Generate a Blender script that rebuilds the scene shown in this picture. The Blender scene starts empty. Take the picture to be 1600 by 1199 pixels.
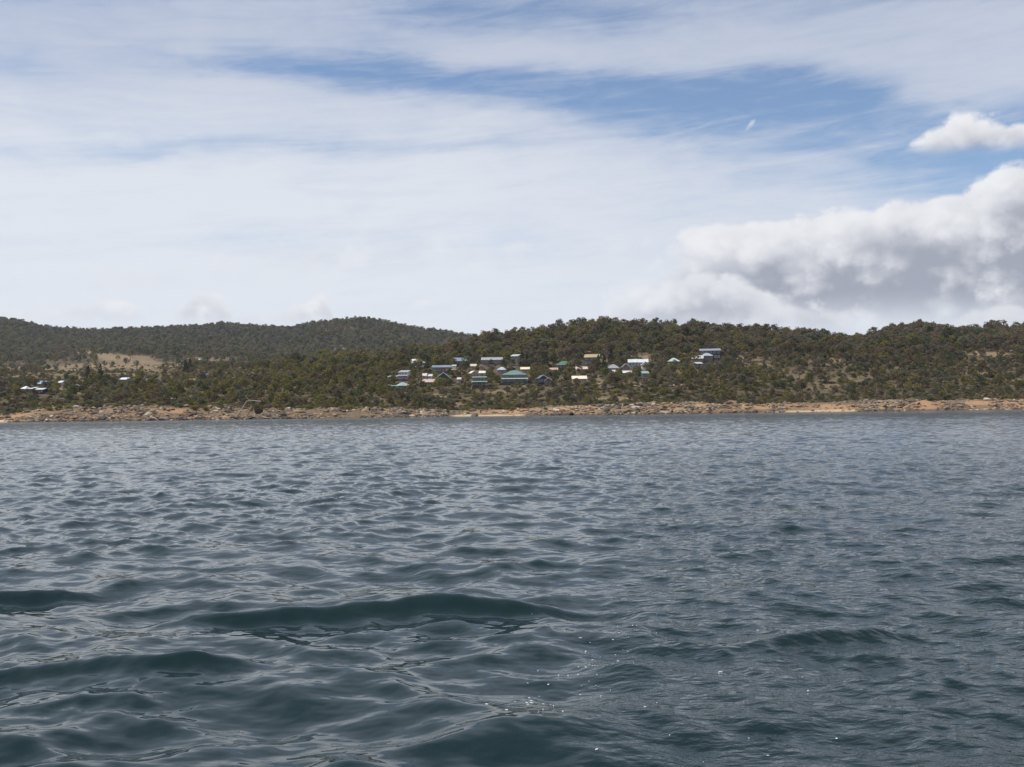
import bpy, math
import numpy as np

# ------------------------------------------------------------------ camera
sc = bpy.context.scene
col = sc.collection
R = math.radians
CAM_H = 1.6                      # eye height over the lake, metres
FPX = 1700.0                     # focal length in pixels of the 1600 px wide photograph
PITCH = math.atan(44.5 / FPX)
ROLL = R(0.70)
cam_data = bpy.data.cameras.new('camera')
cam = bpy.data.objects.new('camera', cam_data)
col.objects.link(cam)
cam_data.sensor_width = 36.0
cam_data.lens = 36.0 * FPX / 1600.0
cam_data.clip_start = 0.05
cam_data.clip_end = 20000.0
from mathutils import Matrix, Vector
cam.matrix_world = Matrix.Translation((0, 0, CAM_H)) @ Matrix.Rotation(R(90) + PITCH, 4, 'X') @ Matrix.Rotation(-ROLL, 4, 'Z')
sc.camera = cam

# ------------------------------------------------------------------ exposure
sc.view_settings.view_transform = 'Standard'
sc.view_settings.look = 'None'
sc.view_settings.exposure = 0.0
sc.view_settings.gamma = 1.0
sc.view_settings.use_curve_mapping = False
sc.render.engine = 'CYCLES'
sc.cycles.max_bounces = 6
sc.cycles.diffuse_bounces = 2
sc.cycles.glossy_bounces = 3
sc.cycles.transparent_max_bounces = 4
sc.cycles.volume_bounces = 0
sc.cycles.use_denoising = True

# ------------------------------------------------------------------ sun
SUN_EL, SUN_AZ = R(60), R(-100)   # azimuth measured from the view direction, negative = to the left
sun_dir = Vector((math.sin(SUN_AZ) * math.cos(SUN_EL), math.cos(SUN_AZ) * math.cos(SUN_EL), math.sin(SUN_EL)))
sl = bpy.data.lights.new('sun', 'SUN')
sl.energy = 4.2
sl.angle = R(0.55)
sl.color = (1.0, 0.95, 0.87)
so = bpy.data.objects.new('sun', sl)
col.objects.link(so)
so.location = (0, 0, 500)
so.rotation_euler = sun_dir.to_track_quat('Z', 'Y').to_euler()


# ------------------------------------------------------------------ small node language
class S:
    """A float or vector socket with arithmetic."""
    def __init__(self, tree, sock):
        self.t, self.s = tree, sock

    def _m(self, op, *args, clamp=False):
        n = self.t.nodes.new('ShaderNodeMath')
        n.operation = op
        n.use_clamp = clamp
        for i, a in enumerate((self,) + args):
            if isinstance(a, S):
                self.t.links.new(a.s, n.inputs[i])
            else:
                n.inputs[i].default_value = float(a)
        return S(self.t, n.outputs[0])

    def __add__(self, o): return self._m('ADD', o)
    __radd__ = __add__
    def __sub__(self, o): return self._m('SUBTRACT', o)
    def __rsub__(self, o): return (self * -1.0) + o
    def __mul__(self, o): return self._m('MULTIPLY', o)
    __rmul__ = __mul__
    def __truediv__(self, o): return self._m('DIVIDE', o)
    def clamp(self): return self._m('ADD', 0.0, clamp=True)
    def max(self, o): return self._m('MAXIMUM', o)
    def min(self, o): return self._m('MINIMUM', o)
    def exp(self): return self._m('EXPONENT')
    def gt(self, o): return self._m('GREATER_THAN', o)

    def smooth(self, a, b):
        n = self.t.nodes.new('ShaderNodeMapRange')
        n.interpolation_type = 'SMOOTHSTEP'
        for k, v in ((0, self), (1, a), (2, b)):
            if isinstance(v, S):
                self.t.links.new(v.s, n.inputs[k])
            else:
                n.inputs[k].default_value = v
        return S(self.t, n.outputs[0])

    def curve(self, lo, hi, pts, y0, y1):
        """Piecewise curve through pts [(x, y)], x in [lo, hi], y in [y0, y1]."""
        n = self.t.nodes.new('ShaderNodeFloatCurve')
        x = (self - lo) / (hi - lo)
        self.t.links.new(x.clamp().s, n.inputs['Value'])
        c = n.mapping.curves[0]
        P = [((a - lo) / (hi - lo), (b - y0) / (y1 - y0)) for a, b in pts]
        while len(c.points) < len(P):
            c.points.new(0.5, 0.5)
        for p, q in zip(c.points, P):
            p.location = q
            p.handle_type = 'AUTO_CLAMPED'
        n.mapping.update()
        return S(self.t, n.outputs[0]) * (y1 - y0) + y0


def vec(t, x, y, z=0.0):
    n = t.nodes.new('ShaderNodeCombineXYZ')
    for i, a in enumerate((x, y, z)):
        if isinstance(a, S):
            t.links.new(a.s, n.inputs[i])
        else:
            n.inputs[i].default_value = a
    return S(t, n.outputs[0])


def noise(t, v, scale, detail=5, rough=0.55, dist=0.0, lac=2.0, dim='3D'):
    n = t.nodes.new('ShaderNodeTexNoise')
    n.noise_dimensions = dim
    if v is not None:
        t.links.new(v.s, n.inputs['Vector'])
    n.inputs['Scale'].default_value = scale
    n.inputs['Detail'].default_value = detail
    n.inputs['Roughness'].default_value = rough
    n.inputs['Lacunarity'].default_value = lac
    n.inputs['Distortion'].default_value = dist
    return S(t, n.outputs[0])


def mixc(t, f, a, b):
    n = t.nodes.new('ShaderNodeMix')
    n.data_type = 'RGBA'
    for i, v in ((0, f), (6, a), (7, b)):
        if isinstance(v, S):
            t.links.new(v.s, n.inputs[i])
        elif isinstance(v, (tuple, list)):
            n.inputs[i].default_value = (*v, 1.0)
        else:
            n.inputs[i].default_value = v
    return S(t, n.outputs[2])


def pu(x): return math.atan((x - 800) / FPX)                       # photo column -> azimuth
def pv(y, x=800): return math.atan((644 - 0.0122 * (x - 800) - y) / FPX * math.cos(pu(x)))    # photo row -> elevation


# ------------------------------------------------------------------ sky
world = bpy.data.worlds.new('World')
sc.world = world
world.use_nodes = True
world.cycles.sampling_method = 'MANUAL'
world.cycles.sample_map_resolution = 512
wt = world.node_tree
wt.nodes.clear()


def build_sky(t):
    tc = t.nodes.new('ShaderNodeTexCoord')
    sep = t.nodes.new('ShaderNodeSeparateXYZ')
    t.links.new(tc.outputs['Generated'], sep.inputs[0])
    X, Y, Z = (S(t, sep.outputs[i]) for i in range(3))
    u = X._m('ARCTAN2', Y)
    v = Z._m('ARCSINE')
    sky = t.nodes.new('ShaderNodeTexSky')
    sky.sky_type = 'NISHITA'
    sky.sun_disc = False
    sky.sun_elevation = SUN_EL
    sky.sun_rotation = SUN_AZ
    sky.altitude = 900
    sky.air_density = 1.0
    sky.dust_density = 0.6
    sky.ozone_density = 1.5
    skyc = S(t, sky.outputs[0])
    # --- cirrus sheet, laid out on a high flat layer so that it streams towards the horizon
    zz = Z.max(0.0) + 0.10
    cx, cy = X / zz, Y / zz
    lay = vec(t, cx * 0.42 + cy * 0.10, cy * 1.15, 3.1)
    n1 = noise(t, lay, 1.25, 7, 0.56, 0.5)
    fib = vec(t, cx * 0.9 + cy * 0.25, cy * 3.0 - cx * 0.25, 7.7)
    n2 = noise(t, fib, 1.5, 8, 0.62, 0.9)
    wob = noise(t, vec(t, u * 3.2, v * 7.0, 1.7), 2.2, 4, 0.55) - 0.5
    fine = noise(t, vec(t, u * 1.6 + v * 1.2, v * 9.0 - u * 0.7, 4.2), 7.0, 7, 0.62, 0.6) - 0.5
    w = v + wob * 0.035 + fine * 0.012
    U = lambda pts: [(pu(a), b) for a, b in pts]
    streak0 = noise(t, vec(t, u * 3.5 + v * 2.0, v * 34.0 - u * 2.5, 19.0), 1.5, 7, 0.62, 0.7) - 0.5
    # blue rift across the upper sky
    cen = u.curve(-0.75, 0.75, U([(-400, pv(110)), (0, pv(135)), (250, pv(118)), (520, pv(106)), (760, pv(118)), (1000, pv(142)), (1250, pv(160)), (1600, pv(178, 1600)), (2300, pv(170))]), 0, 0.6)
    wid_lo = u.curve(-0.75, 0.75, U([(-400, .010), (200, .010), (600, .016), (800, .024), (1000, .045), (1250, .075), (1600, .095), (2300, .09)]), 0, 0.2)
    stg = u.curve(-0.75, 0.75, U([(-400, .12), (0, .08), (180, .22), (400, .75), (600, 1.0), (760, .85), (900, .90), (1050, 1.0), (1300, .95), (1600, .95), (2300, .7)]), 0, 1)
    d = w - cen
    up = d.gt(0.0)
    wid = wid_lo + up * (wid_lo * -1.0 + 0.017)
    q = d / wid
    rift = (q * q * -1.0).exp() * stg * (0.92 + streak0 * 0.9)
    # lesser streaks
    d2 = (w - u.curve(-0.75, 0.75, U([(-400, pv(230)), (150, pv(262)), (350, pv(238)), (800, pv(222)), (2300, pv(225))]), 0, 0.6)) / 0.010
    s2 = (d2 * d2 * -1.0).exp() * u.curve(-0.75, 0.75, U([(-400, .1), (100, .2), (300, .40), (500, .35), (800, .22), (1000, 0.0), (2300, 0.0)]), 0, 1)
    d3 = (w - pv(20)) / 0.022
    s3 = (d3 * d3 * -1.0).exp() * u.curve(-0.75, 0.75, U([(-400, .3), (0, .2), (200, .15), (500, .2), (750, .55), (1000, .5), (1250, .22), (1600, .4), (2300, .4)]), 0, 1)
    d4 = (w - u.curve(-0.75, 0.75, U([(-400, pv(150)), (0, pv(150)), (300, pv(170)), (2300, pv(170))]), 0, .6)) / 0.014
    s4 = (d4 * d4 * -1.0).exp() * u.curve(-0.75, 0.75, U([(-400, .2), (0, .22), (150, .12), (350, 0.0), (2300, 0.0)]), 0, 1)
    streak = noise(t, vec(t, u * 2.0, v * 26.0 + u * 1.0, 9.0), 1.6, 6, 0.6, 0.5) - 0.5
    gap = (rift + s2 + s3 + s4).min(1.0)
    high = v.smooth(0.30, 0.95)
    hair = noise(t, vec(t, u * 2.6 + v * 3.0, v * 22.0 - u * 2.2, 2.2), 3.2, 8, 0.66, 0.8) - 0.5
    tuft = noise(t, vec(t, u * 3.0 - v * 2.0, v * 7.0 + u * 1.0, 6.2), 2.4, 7, 0.6, 0.4) - 0.5
    cover = 0.92 - gap * 0.98 + hair * (gap * 0.95 + 0.55) + tuft * (0.65 + gap * 0.45) - high * 0.42 + (n1 - 0.5) * 0.75 + (n2 - 0.5) * 0.32 * (1.0 - gap * 0.4) + streak * (gap * 0.9 + 0.12)
    low = v.smooth(0.14, 0.02)
    cover = (cover + low * 0.22).clamp()
    cover = cover.smooth(-0.08, 1.08)
    white = mixc(t, v.smooth(0.06, 0.36), (7.6, 8.0, 8.75), (5.5, 6.0, 7.2))
    left = u.smooth(0.30, -0.12)
    white = mixc(t, left * v.smooth(0.33, 0.2) * 0.7, white, (8.15, 8.45, 8.95))
    gain = t.nodes.new('ShaderNodeMix'); gain.data_type = 'RGBA'; gain.blend_type = 'MULTIPLY'
    gain.inputs[0].default_value = 1.0
    t.links.new(skyc.s, gain.inputs[6]); gain.inputs[7].default_value = (1.22, 1.24, 1.28, 1)
    out = mixc(t, cover * 0.96, S(t, gain.outputs[2]), white)

    # --- cumulus: outlines by bearing, broken up by billows, lit from the upper left
    def billow(uu, vv, sc_, seed):
        p = vec(t, uu + seed, vv * 1.25)
        a = noise(t, p, sc_, 7, 0.58, 0.0, dim='2D')
        q = vec(t, uu + seed + (a - 0.5) * (0.9 / sc_), vv * 1.25 + (a - 0.5) * (0.6 / sc_))
        puff = 0.0
        for k, wgt in ((1.1, 0.6), (2.7, 0.4)):
            vo = t.nodes.new('ShaderNodeTexVoronoi')
            vo.voronoi_dimensions = '2D'
            vo.feature = 'F1'
            vo.inputs['Scale'].default_value = sc_ * k
            vo.inputs['Detail'].default_value = 0.0
            t.links.new(q.s, vo.inputs['Vector'])
            dd = S(t, vo.outputs['Distance'])
            puff = puff + (1.0 - dd * dd * 1.3) * wgt
        return a * 0.62 + puff * 0.32 - 0.02

    def cumulus(out, top, base, sc_, seed, amp, edge, dark, depth, strength=1.0, white=(8.7, 8.8, 9.1), soft=0.0, body=0.74, fade=None):
        T = u.curve(-0.75, 0.75, U(top), -0.2, 0.6)
        B = u.curve(-0.75, 0.75, U(base), -0.2, 0.6)
        b0 = billow(u, v, sc_, seed)
        b1 = billow(u - 0.55 * 0.5 / sc_, v + 0.5 / sc_, sc_, seed)
        f = T - v + (b0 - 0.56) * amp
        al = f.smooth(0.0, edge) * (v + (b0 - 0.5) * amp * 0.30).smooth(B - edge * 0.6 - soft, B + edge * 1.1 + soft)
        if fade:
            al = al * (u + (b0 - 0.5) * 0.25).smooth(pu(fade[0]), pu(fade[1]))
        lit = (b0 - b1) * 4.0
        big = noise(t, vec(t, u + seed * 1.7, v * 1.6), sc_ * 0.42, 3, 0.5, 0.0, dim='2D')
        big1 = noise(t, vec(t, u - 0.018 + seed * 1.7, (v + 0.016) * 1.6), sc_ * 0.42, 3, 0.5, 0.0, dim='2D')
        lit = lit + (big - big1) * 2.6
        deep = f.smooth(-0.004, depth) * (1.2 - big * 0.5)
        sh = (deep * (body + (0.52 - b1) * 2.6 + (0.5 - big1) * 1.1) - lit * (0.22 + deep * 0.75) + 0.02).smooth(-0.22, 1.22)
        # thin lower rim lets light through again
        c = mixc(t, sh, white, dark)
        return mixc(t, al * strength, out, c)

    PT = lambda L: [(a, pv(b, a)) for a, b in L]
    grey = (3.7, 3.95, 4.75)
    grey2 = (4.4, 4.65, 5.4)
    # far low heaps along the skyline
    out = cumulus(out, PT([(-400, 470), (0, 478), (70, 476), (120, 464), (200, 462), (235, 484), (265, 488), (300, 450), (345, 458), (375, 486), (425, 484), (470, 460), (510, 454), (530, 496), (640, 474), (690, 460), (730, 482), (800, 520), (2300, 520)]),
                  PT([(-400, 497), (250, 494), (330, 500), (560, 503), (640, 476), (2300, 482)]), 26, 2.3, 0.040, 0.010, (5.3, 5.55, 6.25), 0.026, 0.9, body=0.8, soft=0.003)
    # thin ragged layer above them
    out = cumulus(out, PT([(-400, 390), (0, 400), (150, 395), (350, 380), (560, 352), (800, 365), (900, 378), (1000, 350), (1080, 400), (2300, 520)]),
                  PT([(-400, 430), (0, 440), (600, 415), (1000, 400), (2300, 500)]), 20, 5.9, 0.080, 0.03, (5.8, 6.05, 6.7), 0.035, 0.55)
    # the great bank on the right
    out = cumulus(out, PT([(-400, 700), (850, 560), (930, 470), (1000, 418), (1050, 372), (1100, 342), (1180, 334), (1260, 322), (1340, 314), (1430, 300), (1500, 283), (1545, 262), (1600, 240), (1900, 215), (2300, 300)]),
                  PT([(-400, 490), (940, 490), (1150, 496), (1400, 492), (1600, 490), (2300, 486)]), 19, 8.4, 0.050, 0.009, grey, 0.075, soft=0.014, body=0.95, fade=(930, 1180))
    # lower heaps in front of its base
    out = cumulus(out, PT([(-400, 700), (900, 540), (950, 470), (1020, 440), (1100, 414), (1180, 430), (1230, 462), (1300, 470), (1345, 482), (1400, 506), (1470, 496), (1520, 474), (1600, 462), (2300, 460)]),
                  PT([(-400, 515), (1000, 516), (2300, 520)]), 21, 12.1, 0.050, 0.011, grey2, 0.045, 0.88, soft=0.014, body=0.88, fade=(900, 1130))
    # the lone cloud above the bank
    out = cumulus(out, PT([(-400, 600), (1330, 420), (1395, 250), (1430, 222), (1465, 196), (1500, 175), (1530, 168), (1570, 176), (1640, 186), (1720, 230), (1800, 420), (2300, 600)]),
                  PT([(-400, 226), (1395, 226), (1480, 236), (1600, 226), (2300, 226)]), 24, 15.2, 0.034, 0.008, (4.2, 4.3, 5.1), 0.040, body=0.9)
    # a torn wisp in the blue
    wu, wv_ = (u - pu(1180)), (v - pv(192, 1180))
    a1 = (wu * 0.78 - wv_ * 0.62)
    a2 = (wu * 0.62 + wv_ * 0.78)
    bl = noise(t, vec(t, u, v, 1.1), 90, 6, 0.62)
    m = 0.75 - (a2 / 0.0080) * (a2 / 0.0080) - (a1 / 0.0028) * (a1 / 0.0028) + (bl - 0.5) * 4.2
    out = mixc(t, m.smooth(-0.2, 1.6) * 0.6, out, (8.2, 8.3, 8.5))
    bg = t.nodes.new('ShaderNodeBackground')
    bg.inputs['Strength'].default_value = 0.1
    t.links.new(out.s, bg.inputs['Color'])
    o = t.nodes.new('ShaderNodeOutputWorld')
    t.links.new(bg.outputs[0], o.inputs['Surface'])


build_sky(wt)


# ------------------------------------------------------------------ numeric helpers
rng = np.random.default_rng(11)


def hash2(ix, iy, seed):
    h = (ix.astype(np.int64) * 374761393 + iy.astype(np.int64) * 668265263 + seed * 1442695041) & 0xFFFFFFFF
    h = ((h ^ (h >> 13)) * 1274126177) & 0xFFFFFFFF
    return ((h ^ (h >> 16)) & 0xFFFFFF) / float(0xFFFFFF)


def vnoise(x, y, seed=0):
    x, y = np.asarray(x, float), np.asarray(y, float)
    ix, iy = np.floor(x), np.floor(y)
    fx, fy = x - ix, y - iy
    fx, fy = fx * fx * (3 - 2 * fx), fy * fy * (3 - 2 * fy)
    a, b = hash2(ix, iy, seed), hash2(ix + 1, iy, seed)
    c, d = hash2(ix, iy + 1, seed), hash2(ix + 1, iy + 1, seed)
    return (a + (b - a) * fx) * (1 - fy) + (c + (d - c) * fx) * fy


def fbm(x, y, seed=0, octaves=4, gain=0.5):
    s, amp, tot = 0.0, 1.0, 0.0
    for o in range(octaves):
        s = s + amp * (vnoise(np.asarray(x) * 2 ** o, np.asarray(y) * 2 ** o, seed + o * 17) - 0.5)
        tot += amp
        amp *= gain
    return s / tot * 2.0          # about -1 .. 1


def sstep(a, b, x):
    t = np.clip((np.asarray(x, float) - a) / (b - a), 0, 1)
    return t * t * (3 - 2 * t)


def interp(pts, x):
    return np.interp(x, [p[0] for p in pts], [p[1] for p in pts])


def horizon_row(x): return 644 - 0.01222 * (np.asarray(x, float) - 800)


# ------------------------------------------------------------------ materials
def new_mat(name, rough=0.8, spec=0.3):
    m = bpy.data.materials.new(name)
    m.use_nodes = True
    b = m.node_tree.nodes['Principled BSDF']
    b.inputs['Roughness'].default_value = rough
    b.inputs['Specular IOR Level'].default_value = spec
    return m, m.node_tree, b


def obj_coord(t):
    return S(t, t.nodes.new('ShaderNodeTexCoord').outputs['Object'])


def geo_pos(t):
    return S(t, t.nodes.new('ShaderNodeNewGeometry').outputs['Position'])


def attr(t, name):
    n = t.nodes.new('ShaderNodeAttribute')
    n.attribute_name = name
    return S(t, n.outputs['Fac'])


def obj_random(t):
    return S(t, t.nodes.new('ShaderNodeObjectInfo').outputs['Random'])


def bump(t, b, h, strength, dist):
    n = t.nodes.new('ShaderNodeBump')
    n.inputs['Strength'].default_value = strength
    n.inputs['Distance'].default_value = dist
    t.links.new(h.s, n.inputs['Height'])
    t.links.new(n.outputs[0], b.inputs['Normal'])


def plain(name, rgb, rough=0.7, spec=0.3, var=0.12, scale=1.5):
    m, t, b = new_mat(name, rough, spec)
    n = noise(t, obj_coord(t), scale, 4, 0.6)
    lo, hi = tuple(c * (1 - var) for c in rgb), tuple(min(1, c * (1 + var)) for c in rgb)
    t.links.new(mixc(t, n.smooth(0.3, 0.7), lo, hi).s, b.inputs['Base Color'])
    return m


def foliage_mat(name, rgb):
    m, t, b = new_mat(name, 0.65, 0.15)
    r = obj_random(t)
    n = noise(t, geo_pos(t), 0.9, 3, 0.6)
    f = (r * 0.55 + n * 0.45).clamp()
    lo = tuple(c * k for c, k in zip(rgb, (0.62, 0.64, 0.64)))
    hi = tuple(c * k for c, k in zip(rgb, (1.62, 1.56, 1.46)))
    c = mixc(t, f, lo, hi)
    t.links.new(c.s, b.inputs['Base Color'])
    tr = t.nodes.new('ShaderNodeBsdfTranslucent')
    t.links.new(c.s, tr.inputs['Color'])
    mx = t.nodes.new('ShaderNodeMixShader')
    mx.inputs[0].default_value = 0.45
    t.links.new(b.outputs[0], mx.inputs[1])
    t.links.new(tr.outputs[0], mx.inputs[2])
    t.links.new(mx.outputs[0], t.nodes['Material Output'].inputs['Surface'])
    return m


TONES = ['olive', 'dark green', 'rust brown', 'grey green', 'yellow green', 'grey brown']
TONE_RGB = [(0.160, 0.143, 0.047), (0.080, 0.094, 0.042), (0.150, 0.114, 0.065), (0.140, 0.138, 0.092), (0.162, 0.160, 0.044), (0.160, 0.130, 0.092)]
LEAF = [foliage_mat('leaves_' + n.replace(' ', '_'), c) for n, c in zip(TONES, TONE_RGB)]
BARK = plain('bark', (0.21, 0.17, 0.13), 0.85, 0.2, 0.35, 3.0)
DEADWOOD = plain('dead_wood', (0.36, 0.31, 0.25), 0.85, 0.2, 0.25, 4.0)


def rock_mat(name, rgb, rgb2):
    m, t, b = new_mat(name, 0.9, 0.2)
    p = obj_coord(t)
    r = obj_random(t)
    n = noise(t, p, 1.3, 6, 0.65)
    c = mixc(t, n.smooth(0.35, 0.65), rgb, rgb2)
    c = mixc(t, noise(t, p, 5.0, 4, 0.6).smooth(0.56, 0.72) * 0.6, c, tuple(x * 0.35 for x in rgb2))
    v = r * 0.5 + 0.75
    mm = t.nodes.new('ShaderNodeMix'); mm.data_type = 'RGBA'; mm.blend_type = 'MULTIPLY'; mm.inputs[0].default_value = 1
    t.links.new(c.s, mm.inputs[6])
    t.links.new(vec(t, v, v, v).s, mm.inputs[7])
    t.links.new(mm.outputs[2], b.inputs['Base Color'])
    bump(t, b, n, 0.6, 0.3)
    return m


ROCK_TONES = ['tan', 'grey', 'dark brown', 'pale']
ROCKS = [rock_mat('granite_tan', (0.30, 0.210, 0.125), (0.175, 0.118, 0.072)),
         rock_mat('granite_grey', (0.215, 0.18, 0.14), (0.125, 0.102, 0.08)),
         rock_mat('granite_dark', (0.13, 0.10, 0.08), (0.075, 0.06, 0.05)),
         rock_mat('granite_pale', (0.46, 0.40, 0.31), (0.30, 0.245, 0.185))]


# ------------------------------------------------------------------ mesh helpers
def mesh_from(name, verts, faces, mats=(), midx=None, smooth=False):
    me = bpy.data.meshes.new(name)
    me.from_pydata([tuple(v) for v in verts], [], [tuple(f) for f in faces])
    for m in mats:
        me.materials.append(m)
    if midx is not None:
        me.polygons.foreach_set('material_index', np.asarray(midx, np.int32))
    if smooth:
        me.polygons.foreach_set('use_smooth', np.ones(len(me.polygons), bool))
    me.update()
    return me


def grid_mesh(name, P, mats):
    """P: rows x cols x 3 array -> quad grid mesh, smooth shaded."""
    nr, nc = P.shape[:2]
    me = bpy.data.meshes.new(name)
    me.vertices.add(nr * nc)
    me.vertices.foreach_set('co', P.reshape(-1).astype(np.float32))
    i = np.arange(nr * nc).reshape(nr, nc)
    q = np.stack([i[:-1, :-1], i[:-1, 1:], i[1:, 1:], i[1:, :-1]], -1).reshape(-1, 4)
    me.loops.add(q.size)
    me.loops.foreach_set('vertex_index', q.reshape(-1).astype(np.int32))
    me.polygons.add(len(q))
    me.polygons.foreach_set('loop_start', np.arange(0, q.size, 4, dtype=np.int32))
    me.polygons.foreach_set('loop_total', np.full(len(q), 4, np.int32))
    me.polygons.foreach_set('use_smooth', np.ones(len(q), bool))
    for m in mats:
        me.materials.append(m)
    me.update(calc_edges=True)
    return me


def add_attr(me, name, vals):
    a = me.attributes.new(name, 'FLOAT', 'POINT')
    a.data.foreach_set('value', np.asarray(vals, np.float32).reshape(-1))


def link(name, data, parent=None, loc=(0, 0, 0), rot=(0, 0, 0), scale=(1, 1, 1)):
    o = bpy.data.objects.new(name, data)
    o.location, o.rotation_euler, o.scale = loc, rot, scale
    if parent:
        o.parent = parent
    col.objects.link(o)
    return o


def tag(o, label=None, cat=None, group=None, kind=None):
    if label: o['label'] = label
    if cat: o['category'] = cat
    if group: o['group'] = group
    if kind: o['kind'] = kind
    return o


class MB:
    """Collects simple solids into one mesh."""
    def __init__(self): self.v, self.f = [], []

    def poly(self, pts, faces):
        n = len(self.v)
        self.v += [tuple(p) for p in pts]
        self.f += [tuple(n + i for i in f) for f in faces]
        return self

    def box(self, x0, x1, y0, y1, z0, z1):
        p = [(x, y, z) for z in (z0, z1) for y in (y0, y1) for x in (x0, x1)]
        return self.poly(p, [(0, 2, 3, 1), (4, 5, 7, 6), (0, 1, 5, 4), (2, 6, 7, 3), (0, 4, 6, 2), (1, 3, 7, 5)])

    def slab(self, pts, th):
        """A planar polygon given thickness downward."""
        n = len(pts)
        lo = [(x, y, z - th) for x, y, z in pts]
        f = [tuple(range(n)), tuple(range(2 * n - 1, n - 1, -1))] + [(i, i + n, (i + 1) % n + n, (i + 1) % n) for i in range(n)]
        return self.poly(list(pts) + lo, f)

    def tube(self, pts, radii, n=6):
        pts = [Vector(p) for p in pts]
        rings = []
        for i, p in enumerate(pts):
            d = (pts[min(i + 1, len(pts) - 1)] - pts[max(i - 1, 0)]).normalized()
            a = d.cross(Vector((0.3, 0.2, 1)) if abs(d.z) < 0.9 else Vector((1, 0.1, 0))).normalized()
            b = d.cross(a)
            rings.append([p + (a * math.cos(k / n * 2 * math.pi) + b * math.sin(k / n * 2 * math.pi)) * radii[i] for k in range(n)])
        V = [q for r in rings for q in r]
        F = [(i * n + k, i * n + (k + 1) % n, (i + 1) * n + (k + 1) % n, (i + 1) * n + k) for i in range(len(pts) - 1) for k in range(n)]
        F += [tuple(range(n - 1, -1, -1)), tuple(range((len(pts) - 1) * n, len(pts) * n))]
        return self.poly(V, F)

    def mesh(self, name, mat, smooth=False): return mesh_from(name, self.v, self.f, [mat], smooth=smooth)

    def build(self, name, mat, parent=None, smooth=False): return link(name, self.mesh(name, mat, smooth), parent)


# ------------------------------------------------------------------ terrain
NA = 560
A_LO, A_HI = -0.78, 0.78
acol = np.linspace(A_LO, A_HI, NA)
xcol = 800 + FPX * acol
shore = interp([(-600, 420), (0, 425), (200, 422), (400, 432), (560, 440), (640, 446), (720, 456), (800, 458), (860, 448), (960, 446), (1100, 456), (1220, 470), (1290, 482), (1350, 478), (1450, 486), (1600, 505), (2200, 540)], xcol)
shore = shore + 5.0 * fbm(xcol / 60.0, 0 * xcol, 5, 3) + 1.6 * fbm(xcol / 9.0, 0 * xcol + 3, 6, 2)
row_bank = interp([(-600, 646), (-100, 646), (0, 648), (60, 641), (110, 636), (200, 635), (400, 638), (600, 637), (700, 641), (800, 638), (860, 634), (900, 632), (1000, 630), (1100, 629), (1200, 630), (1290, 628), (1400, 625), (1600, 622), (2200, 612)], xcol)
row_low = interp([(-600, 614), (0, 614), (200, 608), (400, 611), (600, 607), (750, 603), (900, 601), (1100, 595), (1300, 593), (1600, 590), (2200, 588)], xcol)
row_mid = interp([(-600, 592), (0, 591), (200, 588), (300, 586), (450, 581), (560, 572), (650, 564), (740, 557), (850, 554), (950, 552), (1100, 551), (1200, 551), (1300, 556), (1450, 552), (1600, 553), (2200, 560)], xcol)
row_ridge = interp([(-600, 584), (0, 581), (100, 577), (200, 572), (300, 571), (400, 573), (470, 573), (560, 565), (620, 557), (700, 548), (740, 537), (760, 532), (800, 527), (840, 522), (880, 515), (915, 510), (950, 508), (1000, 512), (1050, 515), (1100, 518), (1150, 519), (1200, 524), (1250, 526), (1300, 531), (1338, 536), (1360, 531), (1380, 527), (1400, 522), (1430, 517), (1460, 519), (1500, 529), (1540, 524), (1570, 519), (1600, 521), (1700, 530), (1850, 545), (2200, 560)], xcol)
row_foot = interp([(-600, 574), (0, 571), (100, 564), (180, 557), (250, 561), (300, 564), (400, 567), (500, 566), (600, 563), (700, 562), (2200, 562)], xcol)
row_far = interp([(-600, 520), (-400, 512), (-200, 498), (0, 501), (30, 504), (75, 514), (150, 519), (180, 517), (250, 515), (300, 513), (350, 509), (400, 513), (450, 515), (500, 506), (530, 503), (565, 499), (600, 504), (650, 514), (700, 520), (740, 527), (800, 538), (900, 556), (1100, 575), (2200, 585)], xcol)


row_ridge = row_ridge + interp([(-600, 2), (500, 2), (700, 9), (760, 10), (900, 9), (1200, 10), (1300, 12), (1338, 15), (1370, 11), (1440, 8), (1500, 10), (1560, 8), (1650, 8), (2200, 8)], xcol)
row_far = row_far + 5
row_bank = row_bank + interp([(-600, 1), (650, 1.5), (760, 2.5), (1600, 2.5)], xcol)


def row_z(row, Y): return CAM_H + (horizon_row(xcol) - row) / FPX * Y


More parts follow.
